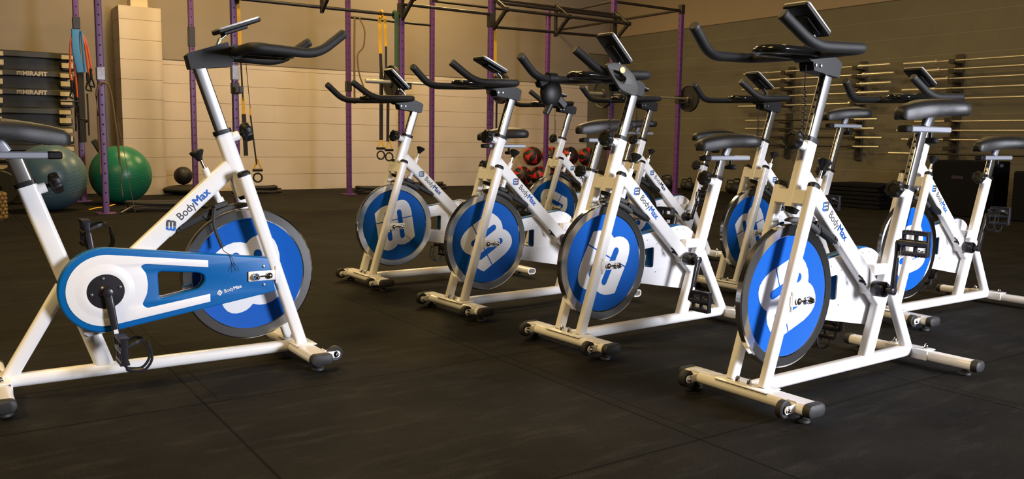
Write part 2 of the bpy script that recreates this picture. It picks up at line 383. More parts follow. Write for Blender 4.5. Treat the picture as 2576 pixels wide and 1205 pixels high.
PR = {}
def build_prototypes():
    # frame: profile a = along (t x Y) i.e. depth, b = along y, because up=(0,1,0)
    f = MB()
    f.sweep([(-0.012, 0, 0.072), (-0.86, 0, 0.072), (-0.918, 0, 0.072)], rrect(0.040, 0.046, 0.016), up=YUP)       # long base tube
    f.sweep([(-0.640, 0, 0.080), SC - SD * 0.0], rrect(0.056, 0.036, 0.012), up=YUP)                                # seat tube
    f.sweep([(-0.912, 0, 0.078), (-0.752, 0, 0.352)], rrect(0.044, 0.032, 0.012), up=YUP)                             # rear strut
    f.sweep([HC - HD * 0.222, HC], rrect(0.054, 0.036, 0.012), up=YUP)                                             # head tube
    f.sweep([(-0.226, 0, 0.7205), (-0.637, 0, 0.343), (-0.702, 0, 0.283)], rrect(0.060, 0.035, 0.010), up=YUP)      # down tube
    f.sweep([(-0.640, 0, 0.394), (-0.745, 0, 0.394)], rrect(0.040, 0.030, 0.010), up=YUP)                             # short upper tube
    for s in (-1, 1):
        f.sweep([FOOT + V((0, s * 0.061, 0)), CAP + V((0, s * 0.061, 0))], rrect(0.042, 0.028, 0.011), up=YUP)      # fork leg
        c = V((-0.176, s * 0.033, 0.662)); f.box(c, (0.026, 0.05, 0.050), RY(-0.33).to_3x3(), 0.004)
        f.box((-0.142, s * 0.0765, 0.349), (0.105, 0.004, 0.034), bev=0.0015)                                      # axle bracket
        f.box((-0.098, s * 0.074, 0.349), (0.006, 0.012, 0.062), bev=0.002)
    f.box((0.002, 0, 0.0885), (0.078, 0.200, 0.005), bev=0.002)                                                   # plate on the front bar
    f.box((-0.936, 0, 0.0830), (0.060, 0.165, 0.005), bev=0.002)
    f.box((-0.908, 0, 0.066), (0.006, 0.165, 0.034), bev=0.002)
    bs = V((-0.263, 0, 0.603)); bt = V((-0.310, 0, 0.718))
    f.tube([bs, bt], 0.0115, 14, up=YUP); f.box((-0.262, 0, 0.607), (0.024, 0.02, 0.022), RY(-0.38).to_3x3(), 0.002)
    f.tube([HC - HD * 0.022 + V((0.02, 0, 0.004)), HC - HD * 0.022 + V((0.047, 0, 0.013))], 0.016, 14, up=YUP)
    f.tube([SC - SD * 0.022 + V((0.02, 0, 0.004)), SC - SD * 0.022 + V((0.047, 0, 0.013))], 0.016, 14, up=YUP)
    f.lathe([(0.027, -0.028), (0.027, 0.022)], BB, (0, 1, 0), 24)
    f.box((-0.415, 0, 0.513), (0.05, 0.024, 0.014), RY(-0.743).to_3x3(), 0.002)
    PR['frame'] = f.mesh('frame', 'white')
    c = MB()
    for s in (-1, 1): pass
    c.sweep([CAP, CAP + HD * 0.010, CAP + HD * 0.0165], rrect(0.043, 0.029, 0.012), up=YUP, scales=[1.02, 1.0, 0.72]); PR['fork_cap'] = c.mesh('end_cap', 'black')
    c = MB(); c.sweep([HC - HD * 0.236, HC - HD * 0.221], rrect(0.050, 0.033, 0.012), up=YUP, scales=[0.8, 1]); PR['head_plug'] = c.mesh('tube_plug', 'black')
    c = MB(); c.sweep([HC - HD * 0.004, HC + HD * 0.010], rrect(0.060, 0.041, 0.014), up=YUP); PR['head_collar'] = c.mesh('collar', 'black')
    c = MB(); c.sweep([SC - SD * 0.004, SC + SD * 0.010], rrect(0.061, 0.041, 0.014), up=YUP); PR['seat_collar'] = c.mesh('collar', 'black')
    # stabiliser bars
    for nm, xb, zb, L, wx in (('front', 0.0, 0.069, 0.232, 0.078), ('rear', -0.936, 0.063, 0.238, 0.056)):
        b = MB(); b.sweep([(xb, -L, zb), (xb, L, zb)], rrect(wx, 0.036, 0.0165), up=(0, 0, 1)); PR[nm + '_bar'] = b.mesh('stabiliser_bar', 'white')
        b = MB(); b.sweep([(0, -0.002, 0), (0, 0.012, 0), (0, 0.020, 0), (0, 0.024, 0)], rrect(wx + 0.004, 0.040, 0.0185), up=(0, 0, 1), scales=[1, 1, 0.93, 0.7]); PR[nm + '_cap'] = b.mesh('end_cap', 'rubber')
    b = MB()
    b.sweep([(-0.936, -0.238, 0.063), (-0.936, 0.160, 0.063)], rrect(0.056, 0.036, 0.0165), up=(0, 0, 1))
    outer = rrect(0.056, 0.036, 0.0165); inner = rrect(0.046, 0.027, 0.012); n = len(outer)
    vs = [(-0.936 - a, y, 0.063 + z) for y in (0.16, 0.258) for a, z in outer] + [(-0.936 - a, y, 0.063 + z) for y in (0.258, 0.165) for a, z in inner]
    fs = []
    for i in range(n):
        j = (i + 1) % n; fs += [(i, j, n + j, n + i), (n + i, n + j, 2 * n + j, 2 * n + i), (2 * n + i, 2 * n + j, 3 * n + j, 3 * n + i)]
    b.add(vs, fs); PR['rear_bar_open'] = b.mesh('stabiliser_bar', 'white')
    b = MB(); b.lathe([(0.019, 0), (0.022, 0.003), (0.021, 0.010), (0.008, 0.014), (0.006, 0.035)], (0, 0, 0.023), (0, 0, 1), 20); PR['foot'] = b.mesh('levelling_foot', 'rubber')
    b = MB(); b.lathe([(0.012, -0.010), (0.023, -0.012), (0.027, -0.009), (0.027, 0.009), (0.023, 0.012), (0.012, 0.010)], (0, 0, 0), (0, 1, 0), 28, closed=True); b.lathe([(0.013, -0.008), (0.013, 0.008)], (0, 0, 0), (0, 1, 0), 16)
    PR['wheel'] = b.mesh('transport_wheel', 'rubber')
    b = MB()
    for s in (-1, 1):
        b.sweep([(-0.045, s * 0.0155, 0.001), (-0.010, s * 0.0155, 0), (0.004, s * 0.0155, 0)], rrect(0.024, 0.003, 0.0014), up=(0, 1, 0)); b.lathe([(0.0125, -0.0015), (0.0125, 0.0015)], (0.002, s * 0.0155, 0), (0, 1, 0), 18)
    b.box((-0.040, 0, 0.004), (0.004, 0.034, 0.030)); PR['bracket'] = b.mesh('wheel_bracket', 'white')
    b = MB()
    for s in (-1, 1): hexnut(b, (0.002, s * 0.017, 0), (0, s, 0), 0.007, 0.007)
    PR['wheel_nut'] = b.mesh('axle_bolt', 'chrome')
    b = MB()
    hexnut(b, (0, 0, 0), (0, 0, 1), 0.009, 0.014); PR['dome_nut'] = b.mesh('dome_nut', 'chrome')
    # flywheel about its own centre
    b = MB(); b.lathe([(WB, -0.009), (WB + 0.004, -0.0118), (WR - 0.005, -0.0118), (WR, -0.009), (WR, 0.009), (WR - 0.005, 0.0118), (WB + 0.004, 0.0118), (WB, 0.009)], (0, 0, 0), (0, 1, 0), 128, closed=True)
    PR['rim'] = b.mesh('flywheel_rim', 'rim', 18)
    b = MB(); b.lathe([(0, -0.0085), (WB - 0.003, -0.0085), (WB + 0.001, -0.0095), (WB + 0.001, 0.0095), (WB - 0.003, 0.0085), (0, 0.0085)], (0, 0, 0), (0, 1, 0), 96); PR['disc'] = b.mesh('flywheel_disc', 'blue')
    def logo(split=False, scale=1.0):
        a = 0.1125
        half = [(-a, .086), (-.092, .100), (-.067, .112), (-.042, .1175), (-.019, .1155), (0, .108), (.012, .119), (.026, .127), (.044, .1315), (.060, .132), (.077, .128), (.091, .118), (.101, .103), (.108, .083), (a, .055)]
        out = half + [(-x, -y) for x, y in half]
        def cap(cx, y0, y1, r=0.0145):
            return [(cx + r * cos(R(t)), y1 - r + r * sin(R(t))) for t in range(0, 181, 30)] + [(cx + r * cos(R(t)), y0 + r + r * sin(R(t))) for t in range(180, 361, 30)]
        def clip(poly, y, keep_above):
            res = []
            for i, p in enumerate(poly):
                q = poly[(i + 1) % len(poly)]; ip = (p[1] > y) == keep_above; iq = (q[1] > y) == keep_above
                if ip: res.append(p)
                if ip != iq: t = (y - p[1]) / (q[1] - p[1]); res.append((p[0] + t * (q[0] - p[0]), y))
            return res
        lft, rgt = -.041, .036
        def outline(y0, y1):
            """part of the mark between two heights, with its slots cut as notches"""
            return None
        # upper piece and lower piece, slots run through the cut
        yc = 0.030; g = 0.0028
        def piece(above):
            y = yc + g if above else yc - g
            poly = clip(out, y, above)
            edge = sorted([p for p in poly if abs(p[1] - y) < 1e-9], key=lambda p: p[0])
            others = [p for p in poly if abs(p[1] - y) > 1e-9]
            r = 0.0145; segs = []
            for cx in (rgt, lft):
                if above: arc = [(cx + r * cos(R(t)), 0.082 - r + r * sin(R(t))) for t in range(0, 181, 30)]
                else: arc = [(cx + r * cos(R(t)), -0.082 + r + r * sin(R(t))) for t in range(0, -181, -30)]
                segs.append([(cx + r, y)] + arc + [(cx - r, y)])
            bottom = [edge[-1]] + segs[0] + segs[1] + [edge[0]]
            if above: rest = [p for p in out if p[1] > y]; rest = sorted([p for p in rest], key=lambda p: p[0]); ring = rest
            else: ring = sorted([p for p in out if p[1] < y and p[0] > -2], key=lambda p: p[0])
            return [(p[0] * scale, p[1] * scale) for p in ring + bottom]
        return piece(True), piece(False)
    up_, lo_ = logo()
    for s, nm in ((1, 'left'), (-1, 'right')):
        mw = Matrix(((-s, 0, 0, 0), (0, 0, s, s * 0.0089), (0, 1, 0, 0), (0, 0, 0, 1)))
        PR['logo_' + nm] = join('flywheel_logo', [(flat_shape('a', [up_], 0.0004, 'decal_white', mw=mw), Matrix()), (flat_shape('b', [lo_], 0.0004, 'decal_white', mw=mw), Matrix())])
    # small round mark + lettering (x right, z up, thin along y), centred on its left edge
    iu, il = logo(scale=0.105)
    def lettering(size, cb, cm, ci1, ci2, s, length):
        mw = Matrix(((s, 0, 0, 0), (0, 0, -s, 0), (0, 1, 0, 0), (0, 0, 0, 1)))     # s=1 read from the right side, -1 from the left
        k = size / 0.0275
        a = text_mesh('t', 'Body', size, cb, 0.00025 * k, sx=0.92); b_ = text_mesh('t', 'Max', size, cm, 0.0, sx=1.0); bo = [T(q * 0.0009 * k, w_ * 0.0005 * k, 0) for q in (-1, 0, 1) for w_ in (-1, 1)]
        wa = max(v.co.x for v in a.vertices); tw = wa + max(v.co.x for v in b_.vertices) + 0.006 * k; x0 = -tw / 2 + 0.020 * k; zz = -0.0085 * k
        base = Matrix(((1, 0, 0, 0), (0, 1, 0, 0), (0, 0, 1, 0), (0, 0, 0, 1)))
        parts = [(a, mw @ T(x0, zz, 0)), *[(b_, mw @ T(x0 + wa + 0.0002 * k, zz, 0) @ q) for q in bo]]
        ic = T(x0 - 0.024 * k, 0.0, 0) @ RZ(-pi / 4)
        ident = Matrix()
        u1 = flat_shape('i', [[(x * k, -y * k) for x, y in il]], 0.0003, ci1, mw=ident); u2 = flat_shape('i', [[(x * k, -y * k) for x, y in iu]], 0.0003, ci2, mw=ident)
        parts += [(u1, mw @ ic), (u2, mw @ ic)]
        me = join('lettering', parts); xs = [v.co.x for v in me.vertices]; k2 = length / (max(xs) - min(xs)); me.transform(Matrix.Diagonal((k2, 1, k2, 1)) @ T(-(max(xs) + min(xs)) / 2, 0, 0)); return me
    ang = 42.5
    # right side: reads up towards the head; left side: reads down towards the pedals
    me = lettering(0.0285, 'dark_ink', 'blue_ink', 'dark_ink', 'blue_ink', 1, 0.188); me.transform(T(-0.373, -0.0179, 0.581) @ RY(R(-ang))); PR['letter_right'] = me
    me = lettering(0.0285, 'dark_ink', 'blue_ink', 'dark_ink', 'blue_ink', -1, 0.188); me.transform(T(-0.385, 0.0179, 0.579) @ RY(R(-ang)) ); PR['letter_left'] = me
    me = lettering(0.0145, 'decal_white', 'decal_white', 'decal_white', 'decal_white', 1, 0.085); me.transform(T(-0.258, -0.0728, 0.309) @ RY(R(-13))); PR['letter_guard'] = me
    # chain guard
    def hull(c1, r1, c2, r2, cut):
        pts = []
        dx, dz = c2[0] - c1[0], c2[1] - c1[1]; d = hypot(dx, dz); base = atan2(dz, dx); off = math.acos((r1 - r2) / d)
        a0, a1 = base + off, base - off + 2 * pi
        for k in range(41): a = a0 + (a1 - a0) * k / 40; pts.append((c1[0] + r1 * cos(a), c1[1] + r1 * sin(a)))
        e1 = (c2[0] + r2 * cos(a1), c2[1] + r2 * sin(a1)); e0 = (c2[0] + r2 * cos(a0), c2[1] + r2 * sin(a0))
        def at(p, q, x): t = (x - p[0]) / (q[0] - p[0]); return (x, p[1] + t * (q[1] - p[1]))
        pts.append(at(pts[-1], e1, cut[0])); pts.append(at(pts[0], e0, cut[1])); return pts
    GC = (-0.640, 0.340)
    win = [V((x, 0, z)) for x, z in [(-0.484, 0.388), (-0.482, 0.300), (-0.46, 0.302), (-0.353, 0.3216), (-0.337, 0.345), (-0.340, 0.366), (-0.360, 0.375)]]
    wp = smooth_path([(win[0] + win[-1]) / 2] + win + [(win[0] + win[-1]) / 2], 0.012, 4)[:-1]; win2 = [(p.x, p.z) for p in wp]
    body = hull(GC, 0.134, (-0.13, 0.348), 0.063, (-0.098, -0.120))
    mwg = Matrix(((1, 0, 0, 0), (0, 0, -1, -0.052), (0, 1, 0, 0), (0, 0, 0, 1)))
    PR['guard'] = flat_shape('guard_cover', [body, win2], 0.020, 'blue_cover', 0.006, mw=mwg)
    # back plate seen from the left side
    pl = hull(GC, 0.131, (-0.13, 0.348), 0.058, (-0.105, -0.125))
    pl = [p for p in pl if not (p[0] < -0.60 and p[1] < 0.235 and p[0] > -0.76)]
    ins = len(pl) - 2
    pl = pl[:ins] + [(-0.706, 0.222), (-0.702, 0.200), (-0.688, 0.189)] + pl[ins:]
    mwp = Matrix(((1, 0, 0, 0), (0, 0, -1, -0.0265), (0, 1, 0, 0), (0, 0, 0, 1)))
    PR['plate'] = flat_shape('guard_back_plate', [pl, win2], 0.003, 'plastic_white', 0.001, mw=mwp)
    b = MB(); b.lathe([(0.0034, 0), (0.0030, 0.0022), (0.0, 0.003)], (0, 0, 0), (0, 1, 0), 10); PR['screw'] = b.mesh('screw', 'steel')
    inl = hull(GC, 0.113, (-0.325, 0.346), 0.070, (-0.322, -0.326)); inl = [p for p in inl]
    # ring with two arms: outer path then inner edge of the arms and the curved throat
    arms = [(-0.322, 0.301), (-0.522, 0.272), (-0.536, 0.285), (-0.520, 0.318), (-0.516, 0.350), (-0.520, 0.385), (-0.537, 0.410), (-0.523, 0.417), (-0.326, 0.391)]
    iv = smooth_path([V((p[0], 0, p[1])) for p in [arms[0]] + arms[1:-1] + [arms[-1]]], 0.008, 3)
    ol = inl[:-2] + [(-0.322, 0.2745)] + [(p.x, p.z) for p in iv] + [(-0.326, 0.4145)]
    mwi = Matrix(((1, 0, 0, 0), (0, 0, -1, -0.0727), (0, 1, 0, 0), (0, 0, 0, 1)))
    PR['inlay'] = flat_shape('guard_inlay', [ol], 0.0012, 'plastic_white', 0.0005, mw=mwi)
    b = MB(); b.lathe([(0.089, 0.0), (0.083, 0.0010), (0.070, 0.0040), (0.062, 0.0052), (0.056, 0.005)], (BB.x - 0.004, -0.0735, 0.338), (0, -1, 0), 48); PR['ring'] = b.mesh('guard_ring', 'plastic_white', 60)
    b = MB(); b.lathe([(0.055, 0.0), (0.0545, 0.0055), (0.020, 0.007), (0.015, 0.012), (0, 0.012)], (BB.x - 0.004, -0.0735, 0.338), (0, -1, 0), 40); PR['hub_disc'] = b.mesh('hub_disc', 'crankm')
    b = MB(); b.lathe([(0.0052, 0.0), (0.0045, 0.0028), (0, 0.0036)], (0, 0, 0), (0, -1, 0), 12); PR['bolt'] = b.mesh('bolt', 'steel')
    b = MB()
    for s in (-1, 1):
        b.lathe([(0.012, 0), (0.012, 0.007)], (WC.x, s * 0.078, WC.z), (0, s, 0), 6); b.lathe([(0.0125, 0.007), (0.0125, 0.012), (0.010, 0.019), (0.005, 0.027), (0, 0.029)], (WC.x, s * 0.078, WC.z), (0, s, 0), 14)
        b.lathe([(0.011, 0), (0.011, 0.007), (0.007, 0.011), (0, 0.012)], (WC.x + 0.046, s * 0.078, WC.z), (0, s, 0), 14)
        b.tube([(WC.x + 0.01, s * 0.083, WC.z), (WC.x + 0.046, s * 0.083, WC.z)], 0.0035, 8)
    b.tube([(WC.x, -0.078, WC.z), (WC.x, 0.078, WC.z)], 0.007, 12, up=(0, 0, 1)); PR['axle'] = b.mesh('axle', 'chrome')
    b = MB(); b.lathe([(0.026, 0.018), (0.0275, 0.022), (0.0275, 0.060), (0.024, 0.065), (0.012, 0.066), (0.011, 0.086)], BB, (0, 1, 0), 28); PR['bb'] = b.mesh('bottom_bracket', 'crankm')
    # crank (points up, turned by its own angle) at y 0.086, outward +
    for s, nm in ((1, 'left'), (-1, 'right')):
        b = MB(); y = s * 0.089
        b.sweep([(0, y, -0.006), (0, y, 0.0), (0, y + s * 0.001, 0.05), (0, y + s * 0.004, 0.12), (0, y + s * 0.005, 0.168), (0, y + s * 0.005, 0.176)], rrect(0.024, 0.014, 0.006), up=YUP, scales=[0.7, 1.1, 1.0, 0.85, 0.95, 0.7])
        b.lathe([(0.015, 0.0), (0.015, 0.016), (0.010, 0.018)], (0, s * 0.079, 0), (0, s, 0), 18)
        PR['crank_' + nm] = b.mesh('crank', 'crankm')
        b = MB(); b.box((0, y + s * 0.0115, 0.128), (0.013, 0.0008, 0.022)); PR['sticker_' + nm] = b.mesh('sticker', 'decal_white')
        # pedal about its spindle, hanging with the cage upright
        b = MB(); b.tube([(0, s * 0.006, 0), (0, s * 0.105, 0)], 0.0125, 14, up=(0, 0, 1)); b.lathe([(0.009, 0), (0.009, 0.012)], (0, 0, 0), (0, s, 0), 12)
        for z in (-0.034, 0.034):
            b.sweep([(0, s * 0.016, z), (0, s * 0.104, z)], rrect(0.012, 0.024, 0.003), up=(1, 0, 0))
            for kk in range(8): b.box((0, s * (0.022 + kk * 0.011), z + (0.006 if z > 0 else -0.006)), (0.028, 0.005, 0.006))
        for yy in (0.018, 0.060, 0.102): b.sweep([(0, s * yy, -0.036), (0, s * yy, 0.036)], rrect(0.020, 0.008, 0.003), up=(0, 1, 0))
        PR['pedal_' + nm] = b.mesh('pedal', 'crankm')
        b = MB()                                                      # toe clip: two bent straps and a loop
        for yy in (0.040, 0.076):
            b.sweep(smooth_path([(0.0, s * yy, -0.036), (0.012, s * yy, -0.066), (0.060, s * yy, -0.074), (0.085, s * yy, -0.040), (0.078, s * yy, 0.000)], 0.02, 5), rrect(0.008, 0.0035, 0.001), up=YUP)
        b.sweep(smooth_path([(0.078, s * 0.040, 0), (0.076, s * 0.040, 0.014), (0.076, s * 0.076, 0.014), (0.078, s * 0.076, 0)], 0.008, 4), rrect(0.006, 0.004, 0.001), up=(1, 0, 0))
        b.box((0.036, s * 0.058, -0.0705), (0.05, 0.036, 0.003)); b.sweep(smooth_path([(0.0, s * 0.020, 0.01), (0.05, s * 0.022, 0.03), (0.07, s * 0.058, 0.02), (0.05, s * 0.096, 0.03), (0, s * 0.100, 0.01)], 0.02, 5), rrect(0.0025, 0.012, 0.001))
        PR['clip_' + nm] = b.mesh('toe_clip', 'black')
        PR['pedalset_' + nm] = join('pedal', [(PR['pedal_' + nm], Matrix()), (PR['clip_' + nm], Matrix())])
    b = MB(); b.tube([(-0.545, 0.016, 0.385), (-0.552, 0.024, 0.376), (-0.575, 0.024, 0.352)], 0.0035, 8, up=YUP); b.tube([(-0.556, 0.012, 0.366), (-0.560, 0.030, 0.362)], 0.005, 10); PR['cable_clip'] = b.mesh('cable_clip', 'black')
    # brake
    b = MB(); b.tube([(-0.308, 0, 0.712), (-0.327, 0, 0.757)], 0.005, 12, up=YUP); PR['brake_rod'] = b.mesh('brake_rod', 'chrome')
    b = MB(); b.lathe([(0.008, -0.010), (0.011, 0.0), (0.022, 0.016), (0.024, 0.022), (0.022, 0.026), (0.010, 0.028), (0, 0.028)], (-0.327, 0, 0.753), (-0.38, 0, 0.925), 24); PR['brake_knob'] = b.mesh('brake_knob', 'black')
    b = MB()
    arc = [(WC.x + 0.243 * cos(R(a)), 0, WC.z + 0.243 * sin(R(a))) for a in range(86, 127, 5)]
    b.sweep(arc, rrect(0.018, 0.034, 0.004), up=YUP, scales=[0.4, 0.75] + [1] * (len(arc) - 3) + [0.9])
    b.box((-0.262, 0, 0.592), (0.05, 0.03, 0.02), RY(-0.3).to_3x3(), 0.004); PR['brake_pad'] = b.mesh('brake_pad', 'rubber')
    b = MB()
    b.sweep([(WC.x + r * cos(R(a)), 0, WC.z + r * sin(R(a))) for a, r in ((118, .256), (124, .258), (130, .262), (136, .270), (141, .280), (146, .292))], rrect(0.022, 0.032, 0.003), up=YUP)
    for s in (-1, 1):
        for a, r in ((121, .256), (126, .257), (143, .287)): b.lathe([(0.005, 0), (0.0045, 0.003), (0, 0.004)], (WC.x + r * cos(R(a)), s * 0.016, WC.z + r * sin(R(a))), (0, s, 0), 10)
    PR['brake_arm'] = b.mesh('brake_arm', 'black')
    # knobs
    def knob(c, d, nm):
        b = MB(); b.lathe([(0.006, -0.028), (0.006, 0.0)], c, d, 12); b.lathe([(0.014, -0.006), (0.026, -0.002), (0.031, 0.004), (0.031, 0.020), (0.027, 0.026), (0.016, 0.027), (0.014, 0.024), (0, 0.024)], c, d, 48, lobes=7, lob=0.07)
        PR[nm] = b.mesh('adjusting_knob', 'black')
    n = V((0.949, 0, 0.315))
    knob(HC - HD * 0.022 + n * 0.066, n, 'head_knob'); knob(SC - SD * 0.022 + n * 0.066, n, 'seat_knob')
    # handlebar post: long, slides with its top at origin
    b = MB(); b.sweep([HD * -0.30, V((0, 0, 0))], rrect(0.043, 0.026, 0.007), up=YUP)
    b.cur = 1
    fr = n * 0.0217
    for k in range(10): b.lathe([(0.0042, 0), (0.0042, 0.0006)], fr - HD * (0.02 + 0.024 * k), n, 12)
    PR['post'] = b.mesh('handlebar_post', ['steel', 'hole'])
    b = MB(); b.sweep([SD * -0.30, V((0, 0, 0))], rrect(0.046, 0.027, 0.008), up=YUP)
    b.cur = 1
    for k in range(11): b.lathe([(0.0046, 0), (0.0046, 0.0006)], n * 0.0232 - SD * (0.02 + 0.024 * k), n, 12)
    PR['spost'] = b.mesh('seat_post', ['steel', 'hole'])
    # stem block, relative to top of post
    b = MB(); prof = [(-0.032, -0.010), (0.102, 0.006), (0.108, 0.030), (0.090, 0.087), (-0.030, 0.044), (-0.042, 0.034)]
    b.v = []; vs = [(x, y, z) for y in (-0.026, 0.026) for x, z in prof]; m = len(prof)
    b.add(vs, [tuple(range(m)), tuple(range(2 * m - 1, m - 1, -1))] + [(i, (i + 1) % m, m + (i + 1) % m, m + i) for i in range(m)])
    b.lathe([(0.024, -0.030), (0.024, 0.030)], (0.115, 0, 0.055), (0, 1, 0), 20)
    me = b.mesh('stem_block', 'black'); PR['block'] = me
    b = MB(); b.lathe([(0.006, 0), (0.005, 0.004), (0, 0.005)], (0, 0, 0), (0, 1, 0), 10); PR['clamp_bolt'] = b.mesh('clamp_bolt', 'steel')
    # handlebar
    b = MB()
    path = [(0.482, 0.147, 0.156), (0.339, 0.187, 0.050), (0.118, 0.205, 0.058), (0.112, 0.130, 0.056), (0.115, 0, 0.055), (0.112, -0.130, 0.056), (0.118, -0.205, 0.058), (0.339, -0.187, 0.050), (0.482, -0.147, 0.156)]
    path[0] = (0.443, 0.160, 0.127); path[-1] = (0.443, -0.160, 0.127)
    b.tube(smooth_path(path, 0.055, 8), 0.0162, 16, up=(0, 0, 1)); PR['bar'] = b.mesh('handlebar', 'foam')
    for s, nm in ((-1, 'right'), (1, 'left')):
        b = MB(); e = V((0.443, s * 0.160, 0.127)); d = (e - V((0.339, s * 0.187, 0.05))).normalized(); b.lathe([(0.0165, -0.004), (0.0168, 0.002), (0.014, 0.006), (0, 0.0065)], e, d, 18); PR['grip_' + nm] = b.mesh('grip_end', 'rubber')
    b = MB(); b.tube(smooth_path([(0.112, 0.050, 0.056), (0.20, 0.055, 0.056), (0.300, 0.048, 0.056), (0.318, 0.0, 0.058), (0.300, -0.048, 0.056), (0.20, -0.055, 0.056), (0.112, -0.050, 0.056)], 0.045, 7), 0.0125, 14, up=(0, 0, 1)); PR['loop'] = b.mesh('centre_loop', 'gloss')
    b = MB(); b.box((0.215, 0, 0.054), (0.16, 0.09, 0.008), bev=0.003); PR['tray'] = b.mesh('centre_plate', 'gloss')
    # console, pivots at its low edge
    b = MB(); b.box((0.075, 0, 0.004), (0.150, 0.088, 0.016), bev=0.004); b.box((0.062, 0, -0.007), (0.085, 0.050, 0.012), bev=0.003); PR['console'] = b.mesh('console', 'black')
    b = MB(); o_ = rrect(0.152, 0.092, 0.012); i_ = rrect(0.140, 0.080, 0.008); nn = len(o_)
    vs = [(0.075 + a, c_, z) for z in (0.0085, 0.0135) for a, c_ in o_] + [(0.075 + a, c_, 0.0135) for a, c_ in i_]
    fs = []
    for i in range(nn): j = (i + 1) % nn; fs += [(i, j, nn + j, nn + i), (nn + i, nn + j, 2 * nn + j, 2 * nn + i)]
    b.add(vs, fs); PR['bezel'] = b.mesh('console_bezel', 'bezel')
    b = MB(); b.box((0.078, 0, 0.0125), (0.11, 0.066, 0.002)); PR['screen'] = b.mesh('console_screen', 'gloss')
    b = MB(); b.sweep([(0.055, 0, 0.055), (0.070, 0, 0.095), (0.095, 0, 0.116)], rrect(0.007, 0.030, 0.003), up=YUP); PR['console_arm'] = b.mesh('console_arm', 'steel')
    # coiled cable
    b = MB(); pts = [(0.150, 0.030, 0.020), (0.150, 0.030, -0.05)]
    for k in range(0, 12 * 9): a = 2 * pi * k / 12; pts.append((0.150 - 0.002 + 0.0055 * cos(a), 0.030 + 0.0055 * sin(a), -0.055 - 0.125 * k / 108))
    pts += [(0.145, 0.030, -0.19), (0.12, 0.03, -0.205)]
    b.tube(pts, 0.0016, 6, up=(1, 0, 0)); PR['cable'] = b.mesh('coiled_cable', 'black')
    # saddle slider, relative to top of seat post
    b = MB(); b.box((-0.045, 0, 0.010), (0.270, 0.036, 0.022), bev=0.004); PR['slider'] = b.mesh('saddle_slider', 'slider')
    b = MB(); b.box((0.108, 0, 0.010), (0.040, 0.038, 0.024), bev=0.004); PR['slider_cap'] = b.mesh('slider_cap', 'black')
    b = MB(); b.tube([(-0.065, 0, 0.0), (-0.065, 0, -0.022)], 0.007, 10, up=YUP); b.box((-0.065, 0, -0.030), (0.030, 0.055, 0.022), bev=0.005); PR['slider_knob'] = b.mesh('slider_knob', 'black')
    b = MB(); b.sweep([(-0.02, 0, 0.018), (-0.045, 0, 0.060)], rrect(0.034, 0.024, 0.009), up=YUP); PR['saddle_stem'] = b.mesh('saddle_stem', 'slider')
    # saddle: nose forward, origin above the slider
    b = MB(); secs = [(0.150, 0.012, 0.070, 0.052), (0.146, 0.021, 0.080, 0.037), (0.130, 0.028, 0.090, 0.029), (0.09, 0.035, 0.101, 0.028), (0.04, 0.047, 0.110, 0.036), (0.00, 0.066, 0.116, 0.042), (-0.04, 0.094, 0.120, 0.044), (-0.08, 0.115, 0.122, 0.044), (-0.11, 0.121, 0.120, 0.046), (-0.135, 0.111, 0.113, 0.050), (-0.150, 0.086, 0.103, 0.058), (-0.156, 0.050, 0.092, 0.068)]
    vs = []; fs = []; m = 24
    for x, hw, zt, zb in secs:
        for k in range(m):
            a = 2 * pi * k / m; c_, s_ = cos(a), sin(a); ex = 0.70
            yy = hw * (abs(c_) ** ex) * (1 if c_ > 0 else -1); zm = (zt + zb) / 2; hz = (zt - zb) / 2
            zz = zm + hz * (abs(s_) ** 0.66) * (1 if s_ > 0 else -1)
            if s_ < -0.2 and abs(c_) < 0.8: zz += 0.012 * min(1, hz / .02)
            vs.append((x, yy, zz))
    for i in range(len(secs) - 1):
        for k in range(m): j = (k + 1) % m; fs.append((i * m + k, i * m + j, (i + 1) * m + j, (i + 1) * m + k))
    fs += [tuple(range(m - 1, -1, -1)), tuple(range((len(secs) - 1) * m, len(secs) * m))]
    b.add(vs, fs); PR['saddle'] = b.mesh('saddle', 'leather', 70)
    # arm-rest brackets clipped on one bar
    pl_ = smooth_path([V((x, 0, z)) for x, z in [(0, 0.02), (0.04, 0.028), (0.075, 0.018), (0.055, -0.012), (0.015, -0.060), (-0.045, -0.078), (-0.060, -0.055), (-0.04, -0.01), (0, 0.02)]], 0.012, 4)[:-1]
    hl = smooth_path([V((x, 0, z)) for x, z in [(0.02, -0.002), (0.046, 0.003), (0.036, -0.022), (0.004, -0.040), (-0.008, -0.022), (0.02, -0.002)]], 0.007, 4)[:-1]
    PR['rest_plate'] = flat_shape('arm_rest_bracket', [[(p.x, p.z) for p in pl_], [(p.x, p.z) for p in hl]], 0.006, 'box_rim', 0.002)
    b = MB(); b.ball((0, 0, -0.045), 0.045, 20, 12, (0.95, 0.45, 1.05)); b.box((0.035, 0, -0.01), (0.05, 0.03, 0.03), RY(0.5).to_3x3(), 0.006); b.box((-0.04, 0, -0.075), (0.05, 0.024, 0.03), RY(-0.7).to_3x3(), 0.006); b.tube([(0.0, 0, -0.08), (0.02, 0, -0.115)], 0.012, 10, up=YUP)
    b.lathe([(0.021, -0.016), (0.021, 0.016)], (0, 0, 0.0), (1, 0, 0), 20); PR['rest_shell'] = b.mesh('arm_rest_shell', 'black')
    b = MB(); b.lathe([(0.011, 0), (0.010, 0.003), (0, 0.004)], (0, 0, 0), (0, 1, 0), 20); PR['gold_cap'] = b.mesh('bolt_cap', 'yellow_dot')
build_prototypes()

